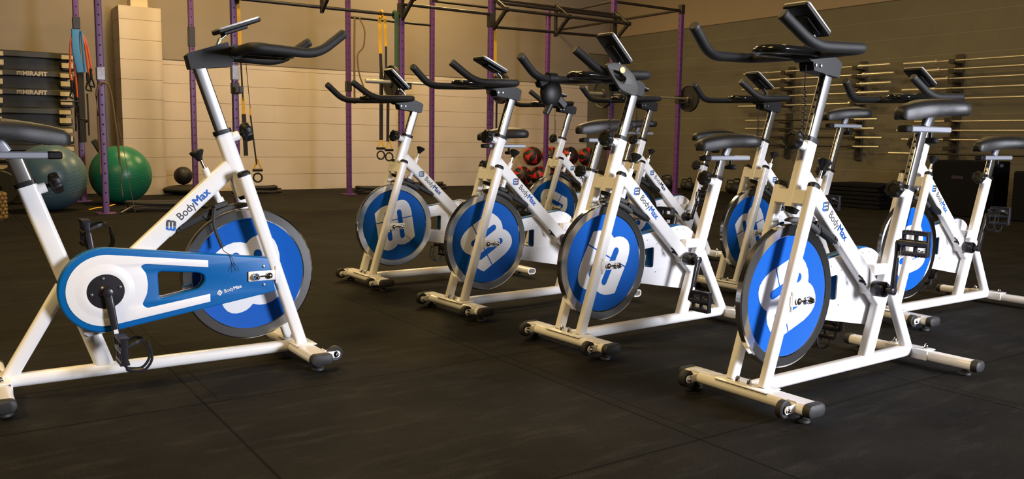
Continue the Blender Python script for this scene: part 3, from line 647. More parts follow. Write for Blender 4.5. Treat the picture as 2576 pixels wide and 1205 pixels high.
BS = 1.0285
def pp(name, key, parent, mw=None): return put(name, PR[key], parent, mw)
def bike(pos, yaw, hh, sz, crank, wheel, con, label, open_rear=False, cable=True, rests=False, loose=False, tilt=0.0, clips=(True, True)):
    """hh: post length showing, sz: slider height, crank: direction of the left crank (deg), wheel: turn of the flywheel (deg), con: tilt of the console (deg)"""
    t = thing('exercise_bike', label, 'exercise bike', (pos[0] * BS, pos[1] * BS, -0.023 * BS), yaw, 'white spin bikes'); t.scale = (BS, BS, BS)
    fr = pp('frame', 'frame', t)
    for s in (-1, 1): pp('end_cap', 'fork_cap', fr, T(0, s * 0.061, 0))
    pp('tube_plug', 'head_plug', fr); pp('collar', 'head_collar', fr); pp('collar', 'seat_collar', fr)
    pp('lettering', 'letter_left', fr); pp('lettering', 'letter_right', fr)
    fb = pp('front_stabiliser', 'front_bar', t)
    for s in (-1, 1):
        pp('end_cap', 'front_cap', fb, T(0, s * 0.232, 0.069) @ (Matrix() if s > 0 else RZ(pi)))
        pp('levelling_foot', 'foot', fb, T(0, s * 0.205, 0)); mw = T(0.070, s * 0.188, 0.070)
        pp('transport_wheel', 'wheel', fb, mw); pp('wheel_bracket', 'bracket', fb, mw); pp('axle_bolt', 'wheel_nut', fb, mw)
    for s in (-1, 1): pp('dome_nut', 'dome_nut', fb, T(0.018, s * 0.022, 0.091))
    rb = pp('rear_stabiliser', 'rear_bar_open' if open_rear else 'rear_bar', t)
    for s in (-1, 1):
        if not (open_rear and s > 0): pp('end_cap', 'rear_cap', rb, T(-0.936, s * 0.238, 0.063) @ (Matrix() if s > 0 else RZ(pi)))
        pp('levelling_foot', 'foot', rb, T(-0.936, s * (0.13 if open_rear and s > 0 else 0.205), 0))
    for s in (-1, 1): pp('dome_nut', 'dome_nut', rb, T(-0.936, s * 0.060, 0.085))
    fl = pp('flywheel', 'rim', t, T(*WC) @ RY(R(wheel)))
    pp('flywheel_disc', 'disc', fl); pp('flywheel_logo', 'logo_left', fl); pp('flywheel_logo', 'logo_right', fl)
    pp('axle', 'axle', t)
    g = pp('chain_guard', 'guard', t)
    pp('guard_back_plate', 'plate', g); pp('guard_inlay', 'inlay', g); pp('guard_ring', 'ring', g); pp('hub_disc', 'hub_disc', g); pp('lettering', 'letter_guard', g)
    for x, z in [(-0.62, 0.455), (-0.66, 0.455), (-0.60, 0.440), (-0.70, 0.432), (-0.498, 0.402), (-0.494, 0.282), (-0.69, 0.205), (-0.675, 0.208), (-0.44, 0.420)]: pp('screw', 'screw', g, T(x, -0.0237, z))
    for a in (100, 15, 190, 290): pp('bolt', 'bolt', g, T(BB.x - 0.004 + 0.042 * cos(R(a)), -0.0800, 0.338 + 0.042 * sin(R(a))))
    for z in (0.380, 0.316): pp('bolt', 'bolt', g, T(-0.140, -0.072, z))
    pp('bottom_bracket', 'bb', t)
    for s, nm in ((1, 'left'), (-1, 'right')):
        rho = R(90 - crank) + (0 if s > 0 else pi)
        c = pp('crank', 'crank_' + nm, t, T(*BB) @ RY(rho)); pp('sticker', 'sticker_' + nm, c)
        pp('pedal', ('pedalset_' if clips[0 if s > 0 else 1] else 'pedal_') + nm, c, T(0, s * 0.096, 0.170) @ RY(-rho + R(tilt)))
    pp('cable_clip', 'cable_clip', t)
    bk = pp('brake_arm', 'brake_arm', t); pp('brake_pad', 'brake_pad', bk); pp('brake_rod', 'brake_rod', t); pp('brake_knob', 'brake_knob', t)
    if loose:
        b = MB(); b.tube(smooth_path([(-0.288, -0.030, 0.585), (-0.296, -0.034, 0.53), (-0.285, -0.040, 0.49), (-0.273, -0.052, 0.452)], 0.03, 5), 0.0055, 10); part('cable_sheath', b, 'rubber', t)
        b = MB(); b.tube(smooth_path([(-0.273, -0.052, 0.455), (-0.276, -0.070, 0.444), (-0.250, -0.078, 0.425), (-0.243, -0.080, 0.400)], 0.01, 4), 0.0012, 6)
        for dx, dz in ((-0.012, -0.028), (0.0, -0.034), (0.016, -0.030)): b.tube([(-0.243, -0.080, 0.402), (-0.243 + dx, -0.081, 0.402 + dz)], 0.0008, 5)
        part('loose_wires', b, 'black', t)
    pp('adjusting_knob', 'head_knob', t); pp('adjusting_knob', 'seat_knob', t)
    top = HC + HD * hh
    po = pp('handlebar_post', 'post', t, T(*top))
    bl = pp('stem_block', 'block', t, T(*top)); [pp('clamp_bolt', 'clamp_bolt', bl, T(x, q * 0.0265, 0.022) @ (Matrix() if q > 0 else RZ(pi))) for x in (0.070, 0.096) for q in (1,)]
    h = pp('handlebar', 'bar', t, T(*top)); pp('grip_end', 'grip_left', h); pp('grip_end', 'grip_right', h); pp('centre_loop', 'loop', h); pp('centre_plate', 'tray', h)
    co = pp('console', 'console', t, T(*(top + V((0.058, 0, 0.112)))) @ RY(-R(con))); pp('console_bezel', 'bezel', co); pp('console_screen', 'screen', co)
    pp('console_arm', 'console_arm', t, T(*top))
    if cable: pp('coiled_cable', 'cable', t, T(*top))
    if rests:
        r1 = pp('arm_rest_bracket', 'rest_plate', t, T(*(top + V((0.262, 0.215, 0.060)))) @ Matrix.Diagonal((1.25, 1, 1.1, 1))); pp('bolt_cap', 'gold_cap', r1, T(0.012, 0.007, 0.004))
        pp('arm_rest_shell', 'rest_shell', t, T(*(top + V((0.262, -0.196, 0.054)))) @ Matrix.Diagonal((1.25, 1.1, 1.2, 1)))
    st = SC + SD * ((sz - SC.z) / SD.z)
    pp('seat_post', 'spost', t, T(*st)); sl = pp('saddle_slider', 'slider', t, T(*st)); pp('slider_cap', 'slider_cap', sl); pp('slider_knob', 'slider_knob', sl); pp('saddle_stem', 'saddle_stem', sl)
    pp('saddle', 'saddle', t, T(*(st + V((0.004, 0, 0)))))
    return t
bike((-0.785, 3.034), 0.602, 0.227, 0.751, 98, -5, 21, 'white bike at the left facing right, with its blue chain guard towards the camera', cable=False, loose=True)
bike((0.736, 2.555), 3.763, 0.223, 0.878, 91, 110, 34, 'largest white bike at the right front, nearest the camera and brightest lit', clips=(False, True))
bike((0.228, 3.234), 3.785, 0.189, 0.752, -73, -27, 43, 'white bike in the middle with arm rest brackets on its handlebar', rests=True, clips=(False, False))
bike((-0.258, 3.867), 3.798, 0.195, 0.822, 225, 121, 23, 'third white bike from the front in the left-facing row, behind the one with arm rests', open_rear=True, clips=(True, False))
bike((-0.793, 4.578), 3.758, 0.149, 0.780, 110, 9, 42, 'farthest left of the left-facing white bikes, last in the front row', open_rear=True, cable=False)
bike((0.139, 5.986), 3.692, 0.197, 0.880, 60, 245, 10, 'farthest small white bike in front of the red and black balls')
bike((0.620, 5.296), 3.761, 0.206, 0.800, 112, 30, 12, 'white bike mostly hidden behind the middle bike, before the barbell plate')
bike((1.166, 4.519), 3.734, 0.178, 0.928, 100, 20, 31, 'white bike just behind the largest one, its flywheel half hidden')
bike((1.703, 3.816), 3.738, 0.155, 0.763, 105, 100, 28, 'white bike at the far right edge with a faded logo and raised pedal', cable=False)

# ------------------------------------------------------------------ purple rig
rig = thing('pull_up_rig', 'purple upright pull up rig with black bars along the back wall', 'gym rig', (0, 0, 0), ROOM)
FV, BV, HT = 9.62, 11.45, 2.94
FRONT = [1.48, 2.84, 4.90, 6.22, 8.36, 9.74]; BACK = [1.52, 2.84, 4.99, 6.35, 8.53]
def upright(u, v):
    b = MB(); b.sweep([(u, v, 0.0), (u, v, HT)], rrect(0.064, 0.064, 0.008), up=(0, 1, 0)); b.box((u, v, 0.006), (0.18, 0.18, 0.012), bev=0.003)
    b.cur = 1
    for k in range(28):
        z = 0.12 + 0.1 * k; b.lathe([(0.0095, 0), (0.0095, 0.0008)], (u, v - 0.032, z), (0, -1, 0), 10); b.lathe([(0.0095, 0), (0.0095, 0.0008)], (u + 0.032, v, z), (1, 0, 0), 10); b.lathe([(0.0095, 0), (0.0095, 0.0008)], (u - 0.032, v, z), (-1, 0, 0), 10)
    part('upright', b, ['purple', 'hole'], rig)
for u in FRONT: upright(u, FV)
for u in BACK: upright(u, BV)
def xbar(a, c, r=0.020): part('crossbar', MB().tube([a, c], r, 12), 'rig_black', rig)
for a, c in [((2.84, FV, 2.33), (4.90, FV, 2.33)), ((2.84, FV - .32, 2.50), (4.90, FV - .32, 2.50)), ((4.90, FV - .06, 2.46), (6.22, FV, 2.47)), ((6.22, FV, 2.665), (8.36, FV, 2.665)), ((6.22, FV - .32, 2.50), (8.36, FV - .32, 2.50)),
             ((6.22, FV, 2.31), (8.36, FV, 2.34)), ((6.22, FV - .16, 2.60), (8.36, FV - .16, 2.60)), ((8.36, FV, 2.85), (9.74, FV, 2.85)), ((8.36, FV, 2.86), (8.53, BV, 2.86)), ((9.74, FV, 2.86), (9.76, 12.88, 2.86)),
             ((6.35, BV, 2.88), (8.53, BV, 2.88)), ((4.99, BV, 2.52), (6.35, BV, 2.52)), ((1.48, FV, 2.85), (2.84, FV, 2.85)), ((1.48, FV, 2.86), (1.52, BV, 2.86)), ((1.52, BV, 2.80), (2.84, BV, 2.80)), ((4.90, FV, 2.88), (4.99, BV, 2.88)), ((6.22, FV, 2.88), (6.35, BV, 2.88)), ((2.84, FV, 2.88), (2.84, BV, 2.88))]:
    xbar(a, c)
for u in (2.87, 3.86, 4.90, 6.25, 7.28, 8.36):
    b = MB(); pr = rrect(0.05, 0.034, 0.006)
    b.sweep([(u, FV - 0.02, 2.68), (u, FV - 0.32, 2.50)], pr, up=(1, 0, 0)); b.sweep([(u, FV - 0.32, 2.50), (u, FV - 0.02, 2.28)], pr, up=(1, 0, 0)); b.sweep([(u, FV - 0.02, 2.26), (u, FV - 0.02, 2.70)], pr, up=(1, 0, 0))
    b.lathe([(0.032, -0.03), (0.032, 0.03)], (u, FV - 0.32, 2.50), (1, 0, 0), 16)
    part('triangle_bracket', b, 'rig_black', rig)
def collar(u, v, z0, z1, m='rig_black'):
    part('hook_sleeve', MB().box((u, v, (z0 + z1) / 2), (0.078, 0.078, z1 - z0), bev=0.004), m, rig)
collar(1.48, FV, 1.37, 1.50, 'sleeve'); collar(1.52, BV, 2.06, 2.20); collar(2.84, BV, 1.95, 2.20); collar(2.84, FV, 1.44, 1.60, 'sleeve'); collar(4.99, BV, 1.48, 1.62)
collar(6.35, BV, 1.62, 1.66); collar(4.90, FV, 2.30, 2.48); collar(6.22, FV, 2.30, 2.48); collar(8.36, FV, 2.26, 2.70); collar(9.74, FV, 2.80, 2.94)
for u, z in ((4.90, 1.49), (6.22, 1.49), (8.36, 1.49), (9.74, 1.49), (2.84, 1.35)):
    b = MB(); b.box((u, FV, z), (0.078, 0.078, 0.12), bev=0.004); b.box((u, FV - 0.13, z - 0.055), (0.05, 0.20, 0.02), bev=0.004); b.box((u, FV - 0.225, z - 0.02), (0.05, 0.016, 0.07), bev=0.004)
    part('bar_hook', b, 'rig_black', rig)
# loaded bars resting on the rig hooks
def loaded_bar(u0, u1, p0, p1, z, label):
    t = thing('barbell', label, 'barbell', P((u0 + u1) / 2, 9.46, z), ROOM, 'barbells on the rig'); c = (u0 + u1) / 2
    part('shaft', MB().tube([(p0 - c, 0, 0), (p1 - c, 0, 0)], 0.014, 12), 'barbell', t)
    for e, p in ((u0, p0), (u1, p1)): part('sleeve', MB().tube([(e - c, 0, 0), (p - c, 0, 0)], 0.025, 16), 'barbell', t)
    for e, p in ((u0, p0), (u1, p1)):
        s = 1 if p > e else -1; q = P(p - s * 0.03, 9.46, z)
        d = MB(); d.lathe([(0.026, -0.026), (0.06, -0.026), (0.07, -0.014), (0.185, -0.014), (0.195, -0.024), (0.203, -0.02), (0.203, 0.02), (0.195, 0.024), (0.185, 0.014), (0.07, 0.014), (0.06, 0.026), (0.026, 0.026)], (0, 0, 0), (1, 0, 0), 48, closed=True)
        w_ = part('weight_plate', d, 'iron', None, Matrix.Translation(q) @ RM)
        side = 'left' if s > 0 else 'right'
        tag(w_, 'black round weight plate on the %s end of the %s' % (side, 'barbell at the rig middle' if u0 < 6 else 'barbell at the rig right end'), 'weight plate', 'plates on the rig barbells')
loaded_bar(4.34, 6.60, 4.72, 6.26, 1.5, 'steel barbell racked on the middle of the purple rig')
loaded_bar(7.70, 10.20, 8.09, 9.78, 1.5, 'steel barbell racked at the right end of the purple rig')

# ------------------------------------------------------------------ straps, bands and tubes hung on the rig
def ribbon(mb, pts, wd, th=0.003, up=(0, 1, 0), rad=0.02):
    mb.sweep(smooth_path(pts, rad, 4), rrect(wd, th, min(th, wd) * 0.3, 1), up=up)
def trainer(u, z_top, label, segs, handles):
    t = thing('suspension_trainer', label, 'suspension trainer', P(u, 9.70, 0), ROOM, 'yellow and black suspension straps')
    part('top_loop', MB().torus((segs[0][0] - u, -0.045, z_top), 0.042, 0.012, (1, 0, 0), 20, 8), 'yellow', t)
    for (x0, x1, z0, z1, wd, m) in segs:
        b = MB(); ribbon(b, [(x0 - u, 0, z0), (x1 - u, 0, z1)], wd, 0.005); part('strap', b, m, t)
    for hx, hz in handles:
        b = MB(); ribbon(b, [(hx - u, 0, hz), (hx - u - 0.045, 0, hz - 0.12)], 0.02); ribbon(b, [(hx - u, 0, hz), (hx - u + 0.045, 0, hz - 0.12)], 0.02); hnd = part('handle_strap', b, 'yellow', t)
        part('handle', MB().tube([(hx - u - 0.055, 0, hz - 0.125), (hx - u + 0.055, 0, hz - 0.125)], 0.016, 12), 'black', t)
        part('foot_loop', MB().torus((hx - u, 0, hz - 0.21), 0.05, 0.010, (0, 1, 0), 24, 8), 'webbing', t)
    return t
trainer(2.93, 2.33, 'yellow suspension strap at the left, behind the nearest handlebar', [(2.91, 2.93, 2.60, 1.80, 0.045, 'yellow'), (2.93, 2.95, 1.80, 1.22, 0.02, 'webbing'), (2.98, 3.03, 1.80, 1.14, 0.007, 'webbing'), (2.95, 2.955, 1.25, 1.07, 0.035, 'yellow'), (2.955, 2.97, 1.07, 0.60, 0.05, 'webbing'), (3.03, 3.03, 1.14, 1.06, 0.02, 'yellow'), (3.03, 3.09, 1.06, 0.50, 0.018, 'webbing')], [(3.10, 0.56)])
trainer(4.68, 2.33, 'twin yellow suspension straps beside the green band', [(4.645, 4.655, 2.33, 1.86, 0.045, 'yellow'), (4.715, 4.730, 2.33, 1.95, 0.038, 'yellow'), (4.655, 4.665, 1.86, 1.62, 0.04, 'webbing'), (4.730, 4.73, 1.95, 1.62, 0.03, 'webbing'), (4.665, 4.66, 1.62, 0.80, 0.05, 'webbing'), (4.76, 4.75, 1.62, 0.78, 0.04, 'webbing'), (4.665, 4.662, 1.27, 1.24, 0.055, 'yellow'), (4.76, 4.76, 1.20, 1.17, 0.045, 'yellow')], [(4.655, 0.82), (4.77, 0.80)])
trainer(6.30, 2.33, 'yellow suspension straps behind the third bike console', [(6.27, 6.29, 2.28, 1.68, 0.045, 'yellow'), (6.335, 6.345, 2.38, 1.66, 0.06, 'yellow'), (6.30, 6.30, 1.68, 0.95, 0.06, 'webbing'), (6.38, 6.38, 1.4, 0.9, 0.03, 'webbing')], [(6.40, 0.85)])
b = MB(); b.sweep([(4.80, 9.55, 2.36), (4.79, 9.53, 1.66)], rrect(0.055, 0.012, 0.003), up=(0, 1, 0)); b.torus((4.80, 9.60, 2.33), 0.034, 0.022, (1, 0, 0), 20, 8)
tag(part('resistance_band', b, 'green_band', None, RM.copy()), 'green resistance band looped over the bar beside yellow straps', 'resistance band')
b = MB(); ribbon(b, [(5.05, 11.35, 2.52), (5.03, 11.33, 2.0), (5.03, 11.33, 1.30)], 0.03, 0.006)
ribbon(b, [(5.11, 11.35, 2.52), (5.20, 11.33, 2.35), (5.18, 11.33, 2.10), (5.07, 11.33, 2.0), (5.10, 11.33, 1.72), (5.19, 11.33, 1.50), (5.15, 11.33, 1.38), (5.04, 11.33, 1.32)], 0.022, 0.006, rad=0.08)
tag(part('resistance_band', b, 'brown_band', None, RM.copy()), 'thin tan resistance band hanging in a loop beside a purple post', 'resistance band')
# tubes and band on the left rear post
for k, (dx, wd, z1, lean, lab) in enumerate([(-0.080, 0.012, 1.45, -0.02, 'orange exercise tube, outer left of the bunch on the left purple post'), (-0.050, 0.012, 1.25, 0.01, 'orange exercise tube, inner left of the bunch beside the blue band'), (0.075, 0.013, 1.55, 0.03, 'orange exercise tube on the right side of the blue band'), (0.095, 0.010, 1.60, 0.05, 'thin orange exercise tube, outermost right of the bunch')]):
    b = MB(); u0 = 1.52; b.tube(smooth_path([(u0 + dx * 0.4, BV - 0.06, 2.03), (u0 + dx, BV - 0.07, 1.90), (u0 + dx + lean, BV - 0.07, 1.5), (u0 + dx * 0.8 + lean, BV - 0.07, z1)], 0.08, 4), wd, 8)
    t = tag(part('exercise_tube', b, 'orange', None, RM.copy()), lab, 'exercise tube', 'orange tubes on the post')
    b = MB(); q = V((u0 + dx * 0.8 + lean, BV - 0.07, z1)); b.tube([q, q + V((0, 0, -0.10))], 0.018, 10); b.tube(smooth_path([q + V((0, 0, -0.10)), q + V((-0.03, 0, -0.2)), q + V((0.04, 0, -0.22)), q + V((0.005, 0, -0.10))], 0.02, 3), 0.010, 8); part('handle', b, 'black', t)
b = MB(); b.sweep(smooth_path([(1.50, BV - 0.06, 2.05), (1.49, BV - 0.08, 1.80), (1.535, BV - 0.08, 1.55)], 0.1, 4), rrect(0.085, 0.03, 0.01), up=(0, 1, 0)); b.tube([(1.56, BV - 0.09, 2.03), (1.58, BV - 0.09, 1.55)], 0.014, 8)
tag(part('resistance_band', b, 'cyan', None, RM.copy()), 'bright blue band bundle hanging on the left purple post', 'resistance band')
b = MB(); ribbon(b, [(1.53, BV - 0.06, 1.55), (1.53, BV - 0.07, 1.0), (1.53, BV - 0.07, 0.72)], 0.075, 0.03); b.tube([(1.47, BV - 0.05, 1.5), (1.46, BV - 0.06, 0.85)], 0.012, 8); b.tube([(1.60, BV - 0.05, 1.3), (1.60, BV - 0.06, 0.8)], 0.010, 8); b.torus((1.53, BV - 0.115, 0.98), 0.05, 0.010, (0.2, 0.3, 1), 20, 8); b.tube([(1.30, BV - 0.10, 1.20), (1.50, BV - 0.10, 1.20)], 0.010, 8); b.box((1.72, BV - 0.1, 0.60), (0.07, 0.04, 0.34), RY(-0.5).to_3x3(), 0.01)
tag(part('strap_bundle', b, 'webbing', None, RM.copy()), 'bundle of black straps hanging below the blue band', 'strap')
b = MB()
b.tube(smooth_path([(1.43, 9.53, 0.42), (1.425, 9.53, 0.95), (1.42, 9.53, 1.25), (1.455, 9.53, 1.345), (1.53, 9.53, 1.34), (1.56, 9.53, 1.22), (1.60, 9.53, 0.80), (1.615, 9.53, 0.52)], 0.05, 4), 0.010, 8)
b.tube(smooth_path([(1.615, 9.53, 0.52), (1.64, 9.53, 0.46), (1.615, 9.53, 0.34), (1.63, 9.53, 0.18)], 0.04, 4), 0.006, 8); b.tube(smooth_path([(1.60, 9.52, 1.0), (1.66, 9.5, 0.6), (1.70, 9.5, 0.25), (1.74, 9.5, 0.02)], 0.1, 4), 0.003, 6)
tag(part('skipping_rope', b, 'brown_band', None, RM.copy()), 'thin brown rope looped over the front left purple post', 'rope')

# ------------------------------------------------------------------ floor things along the back wall
def ballthing(name, u, v, r, m, label, cat, group=None, seg=40):
    b = MB(); b.ball((0, 0, 0), r, seg, 28)
    for k in range(-3, 4): b.torus((0, 0, k * r * 0.10), r * math.sqrt(1 - (k * 0.10) ** 2) - 0.0005, 0.0015, (0, 0, 1), 48, 6)
    return tag(part(name, b, m, None, T(*P(u, v, r)) @ RX(0.25)), label, cat, group)
g_ = ballthing('exercise_ball', 1.86, 10.95, 0.345, 'ball_green', 'large green exercise ball on the floor by the pale pillar', 'exercise ball'); part('plug', MB().lathe([(0.010, 0), (0.008, 0.004)], (0, 0, 0.344), (0, 0, 1), 10), 'black', g_)
g_ = ballthing('exercise_ball', 1.05, 10.25, 0.355, 'ball_blue', 'large grey blue exercise ball behind the left saddle', 'exercise ball'); part('plug', MB().lathe([(0.010, 0), (0.008, 0.004)], (0, 0, 0.354), (0, 0, 1), 10), 'black', g_)
tag(part('medicine_ball', MB().ball((0, 0, 0), 0.125, 28, 18), 'ball_black', None, T(*P(2.90, 12.35, 0.26))), 'small black ball on a dark bag at the pale wall', 'medicine ball')
tag(part('sandbag', MB().ball((0, 0, 0), 0.2, 24, 14, (1.35, 0.9, 0.34)).box((0.1, 0, 0.055), (0.3, 0.04, 0.03), bev=0.01), 'webbing', None, T(*P(2.88, 12.3, 0.068)) @ RM), 'dark floppy bag under the small black ball', 'sandbag')
def ball_panels():
    m, nt, b = nodes('red_and_black_panels'); tc = nt.nodes.new('ShaderNodeTexCoord'); sp = nt.nodes.new('ShaderNodeSeparateXYZ'); nt.links.new(tc.outputs['Object'], sp.inputs[0])
    a = math_node(nt, 'MULTIPLY', math_node(nt, 'ARCTAN2', sp.outputs[1], sp.outputs[0]), 6 / (2 * pi))
    tri = math_node(nt, 'MULTIPLY', math_node(nt, 'ABSOLUTE', math_node(nt, 'SUBTRACT', math_node(nt, 'FRACT', math_node(nt, 'ADD', a, 10.0)), 0.5)), 2.0)
    h = math_node(nt, 'DIVIDE', math_node(nt, 'ABSOLUTE', sp.outputs[2]), 0.175)
    lim = math_node(nt, 'SUBTRACT', 0.80, math_node(nt, 'MULTIPLY', h, 0.80))
    red = math_node(nt, 'MULTIPLY', math_node(nt, 'LESS_THAN', tri, lim), math_node(nt, 'GREATER_THAN', h, 0.16))
    mx = nt.nodes.new('ShaderNodeMix'); mx.data_type = 'RGBA'; nt.links.new(red, mx.inputs[0]); mx.inputs[6].default_value = (0.014, 0.012, 0.012, 1); mx.inputs[7].default_value = (0.62, 0.02, 0.012, 1)
    nt.links.new(mx.outputs[2], b.inputs['Base Color']); b.inputs['Roughness'].default_value = 0.5; return m
M['ball_panels'] = ball_panels()
def wallball(u, z, rot, label):
    b = MB(); b.ball((0, 0, 0), 0.175, 40, 26); me = b.mesh('medicine_ball', 'ball_panels')
    o = put('medicine_ball', me, None, T(*P(u, 12.55, z)) @ RX(rot[0]) @ RY(rot[1]) @ RZ(rot[2]))
    tag(o, label, 'medicine ball', 'red and black medicine balls')
for u, z, rot, lab in [(8.83, 0.176, (1.3, .2, .4), 'red and black ball, lower left of the pile'), (9.05, 0.53, (0.9, .4, 1.2), 'red and black ball, upper left of the pile before the post'), (9.22, 0.176, (.6, 1.2, .3), 'red and black ball on the floor just right of the lower left one'), (9.47, 0.53, (1.5, .2, 2.2), 'red and black ball behind the far bike head tube'),
                       (9.65, 0.176, (.2, .3, .9), 'red and black ball on the floor in the middle of the pile'), (9.90, 0.53, (1.4, .6, .2), 'red and black ball in the upper row right of the far bike'), (10.12, 0.176, (1.2, -.4, .9), 'red and black ball at the lower right of the pile'), (10.34, 0.52, (1.6, .1, 1.0), 'red and black ball at the upper right end of the pile')]:
    wallball(u, z, rot, lab)
def rope_coil(u, v, r, turns, label, squash=0.6, seed=1):
    rnd = random.Random(seed); pts = []
    for k in range(turns * 20):
        a = 2 * pi * k / 20; rr = r * (1 - 0.35 * (k / (turns * 20))) * (1 + 0.12 * sin(a * 0.37 + seed)); pts.append((rr * cos(a) * 1.35, rr * sin(a) * squash + 0.04 * sin(a * .21), 0.022 + 0.034 * ((k // 20) % 3) + 0.008 * sin(a * 1.7)))
    tag(part('battle_rope', MB().tube(pts, 0.021, 8), 'webbing', None, T(*P(u, v, 0)) @ RM), label, 'rope', 'black battle ropes on the floor')
rope_coil(2.08, 9.78, 0.32, 4, 'black coiled rope on the floor around the left front purple post', 0.5, 2)
rope_coil(5.44, 11.55, 0.24, 5, 'black coiled rope by the post left of the front row bikes', 0.6, 3)
rope_coil(6.75, 12.3, 0.26, 4, 'black coiled rope behind the second front row bike', 0.6, 5)
rope_coil(3.9, 12.2, 0.25, 4, 'black coiled rope seen under the left bike head tube', 0.6, 6)
b = MB(); ribbon(b, [(0, 0, 0.012), (0.08, 0.02, 0.03), (0.16, 0.0, 0.035), (0.26, 0.03, 0.06)], 0.045, 0.006, up=(0, 0, 1)); tag(part('yellow_strap', b, 'yellow', None, T(*P(1.38, 10.05, 0)) @ RM), 'short yellow strap lying on the floor near the left posts', 'strap')
tag(part('metal_bar', MB().tube([(0, 0, 0.02), (0.17, 0.30, 0.06)], 0.012, 10), 'steel', None, T(*P(1.58, 9.40, 0)) @ RM), 'short grey metal bar leaning at the foot of the front left post', 'bar')
b = MB()
for k in range(7):
    for a in range(8): q = 2 * pi * (a + .5 * (k % 2)) / 8; b.ball((0.06 * cos(q), 0.06 * sin(q), 0.03 + k * 0.035), 0.024, 8, 6)
b.tube([(0, 0, 0.0), (0, 0, 0.27)], 0.055, 16, up=(1, 0, 0)); tag(part('massage_roller', b, 'grille', None, T(*P(0.50, 9.3, 0.0))), 'brown knobbly roller standing at the left edge of the floor', 'roller')
for k, (u, v, r, lab) in enumerate([(0.62, 11.15, 0.20, 'black weight disc standing farthest left under the shelf stack'), (0.80, 11.3, 0.22, 'black weight disc second from the left edge'), (1.35, 11.9, 0.16, 'small black weight disc behind the blue ball')]):
    b = MB(); b.lathe([(0.03, -0.03), (r - .01, -0.03), (r, -0.02), (r, 0.02), (r - .01, 0.03), (0.03, 0.03)], (0, 0, 0), (0, 1, 0), 32, closed=True); tag(part('weight_disc', b, 'iron', None, T(*P(u, v, r)) @ RM), lab, 'weight plate', 'discs at the left edge')

# stack of step platforms
names = ['topmost black step platform of the stack at the left edge', 'black step platform second from the top, white lettering on its rim', 'black step platform third from the top, white lettering on its rim', 'black step platform fourth from the top of the stack', 'black step platform fifth from the top of the stack', 'black step platform sixth from the top, behind the saddle', 'black step platform second from the floor in the stack', 'bottom black step platform standing on the floor']
SH = 0.227
for k in range(8):
    z0 = 1.815 - SH * (k + 1); off = (0.0, -0.02, -0.03, -0.05, -0.04, -0.03, -0.02, 0.0)[k]
    t = thing('step_platform', names[k], 'step platform', P(1.10 + off, 12.30, max(0, z0)), ROOM, 'stacked black step platforms')
    b = MB(); b.box((0, 0, SH / 2 - 0.02), (0.78, 0.50, SH - 0.045), bev=0.01); b.box((0, -0.20, 0.012), (0.84, 0.14, 0.02)); part('body', b, 'box_black', t)
    b = MB(); b.box((0, 0, SH - 0.042), (0.90, 0.60, 0.080), bev=0.012); part('rim', b, 'box_rim', t)
    for s in (-1, 1): part('foot', MB().box((s * 0.385, -0.215, 0.055), (0.14, 0.16, 0.085), bev=0.006), 'box_black', t)
    for s in (-1, 1):
        part('sticker', MB().box((s * 0.375, -0.2965, 0.075), (0.13, 0.004, 0.062)), 'label', t); part('sticker', MB().box((s * 0.375, -0.3020, SH - 0.050), (0.13, 0.004, 0.052)), 'label', t)
    if k in (1, 2):
        tm = text_mesh('lettering', 'MIRAFIT', 0.072, 'label', 0.003, sx=1.02); b = MB()
        for (x, z, wx, wz) in ((-0.055, 0.022, 0.009, 0.045), (-0.030, 0.040, 0.045, 0.009), (-0.035, 0.022, 0.009, 0.022), (-0.022, 0.024, 0.030, 0.008), (-0.014, 0.010, 0.010, 0.024)): b.box((x, 0, z), (wx, 0.002, wz))
        me = join('lettering', [(tm, RX(pi / 2)), (b.mesh('x', 'label'), Matrix())]); put('lettering', me, t, T(-0.10, -0.302, SH - 0.068))

# ------------------------------------------------------------------ right wall: bars in gun racks
rack_groups = [(8.62, 7.38), (5.98, 3.6)]
for i, (va, vb) in enumerate(rack_groups):
    for v, side in ((va, 'left'), (vb, 'right')):
        for z0, z1, lev in ((1.40, 2.02, 'upper'), (0.60, 1.30, 'lower')):
            if v == 3.6: lab = 'black upright bar rack of the right group, %s, outside right' % lev
            else: lab = '%s black wall rack holding the %s end of the %s group of bars' % (lev, side, 'left' if i == 0 else 'right')
            b = MB(); b.box((-0.01, 0, (z0 + z1) / 2), (0.02, 0.11, z1 - z0), bev=0.004)
            n = 5 if lev == 'upper' else 4
            t = part('bar_rack', b, 'rig_black', None, RM @ T(11.185, v, 0)); tag(t, lab, 'wall rack', 'black bar racks on the wall')
            for k in range(n):
                z = (1.94 - 0.125 * k if lev == 'upper' else 1.19 - 0.125 * k) - 0.03
                b = MB(); b.box((-0.12, 0, z - 0.012), (0.20, 0.07, 0.018)); b.box((-0.215, 0, z + 0.012), (0.014, 0.07, 0.05)); part('hook', b, 'rig_black', t)
zn = {0: 'top', 1: 'second', 2: 'third', 3: 'fourth', 4: 'fifth', 5: 'sixth', 6: 'seventh', 7: 'eighth', 8: 'lowest'}
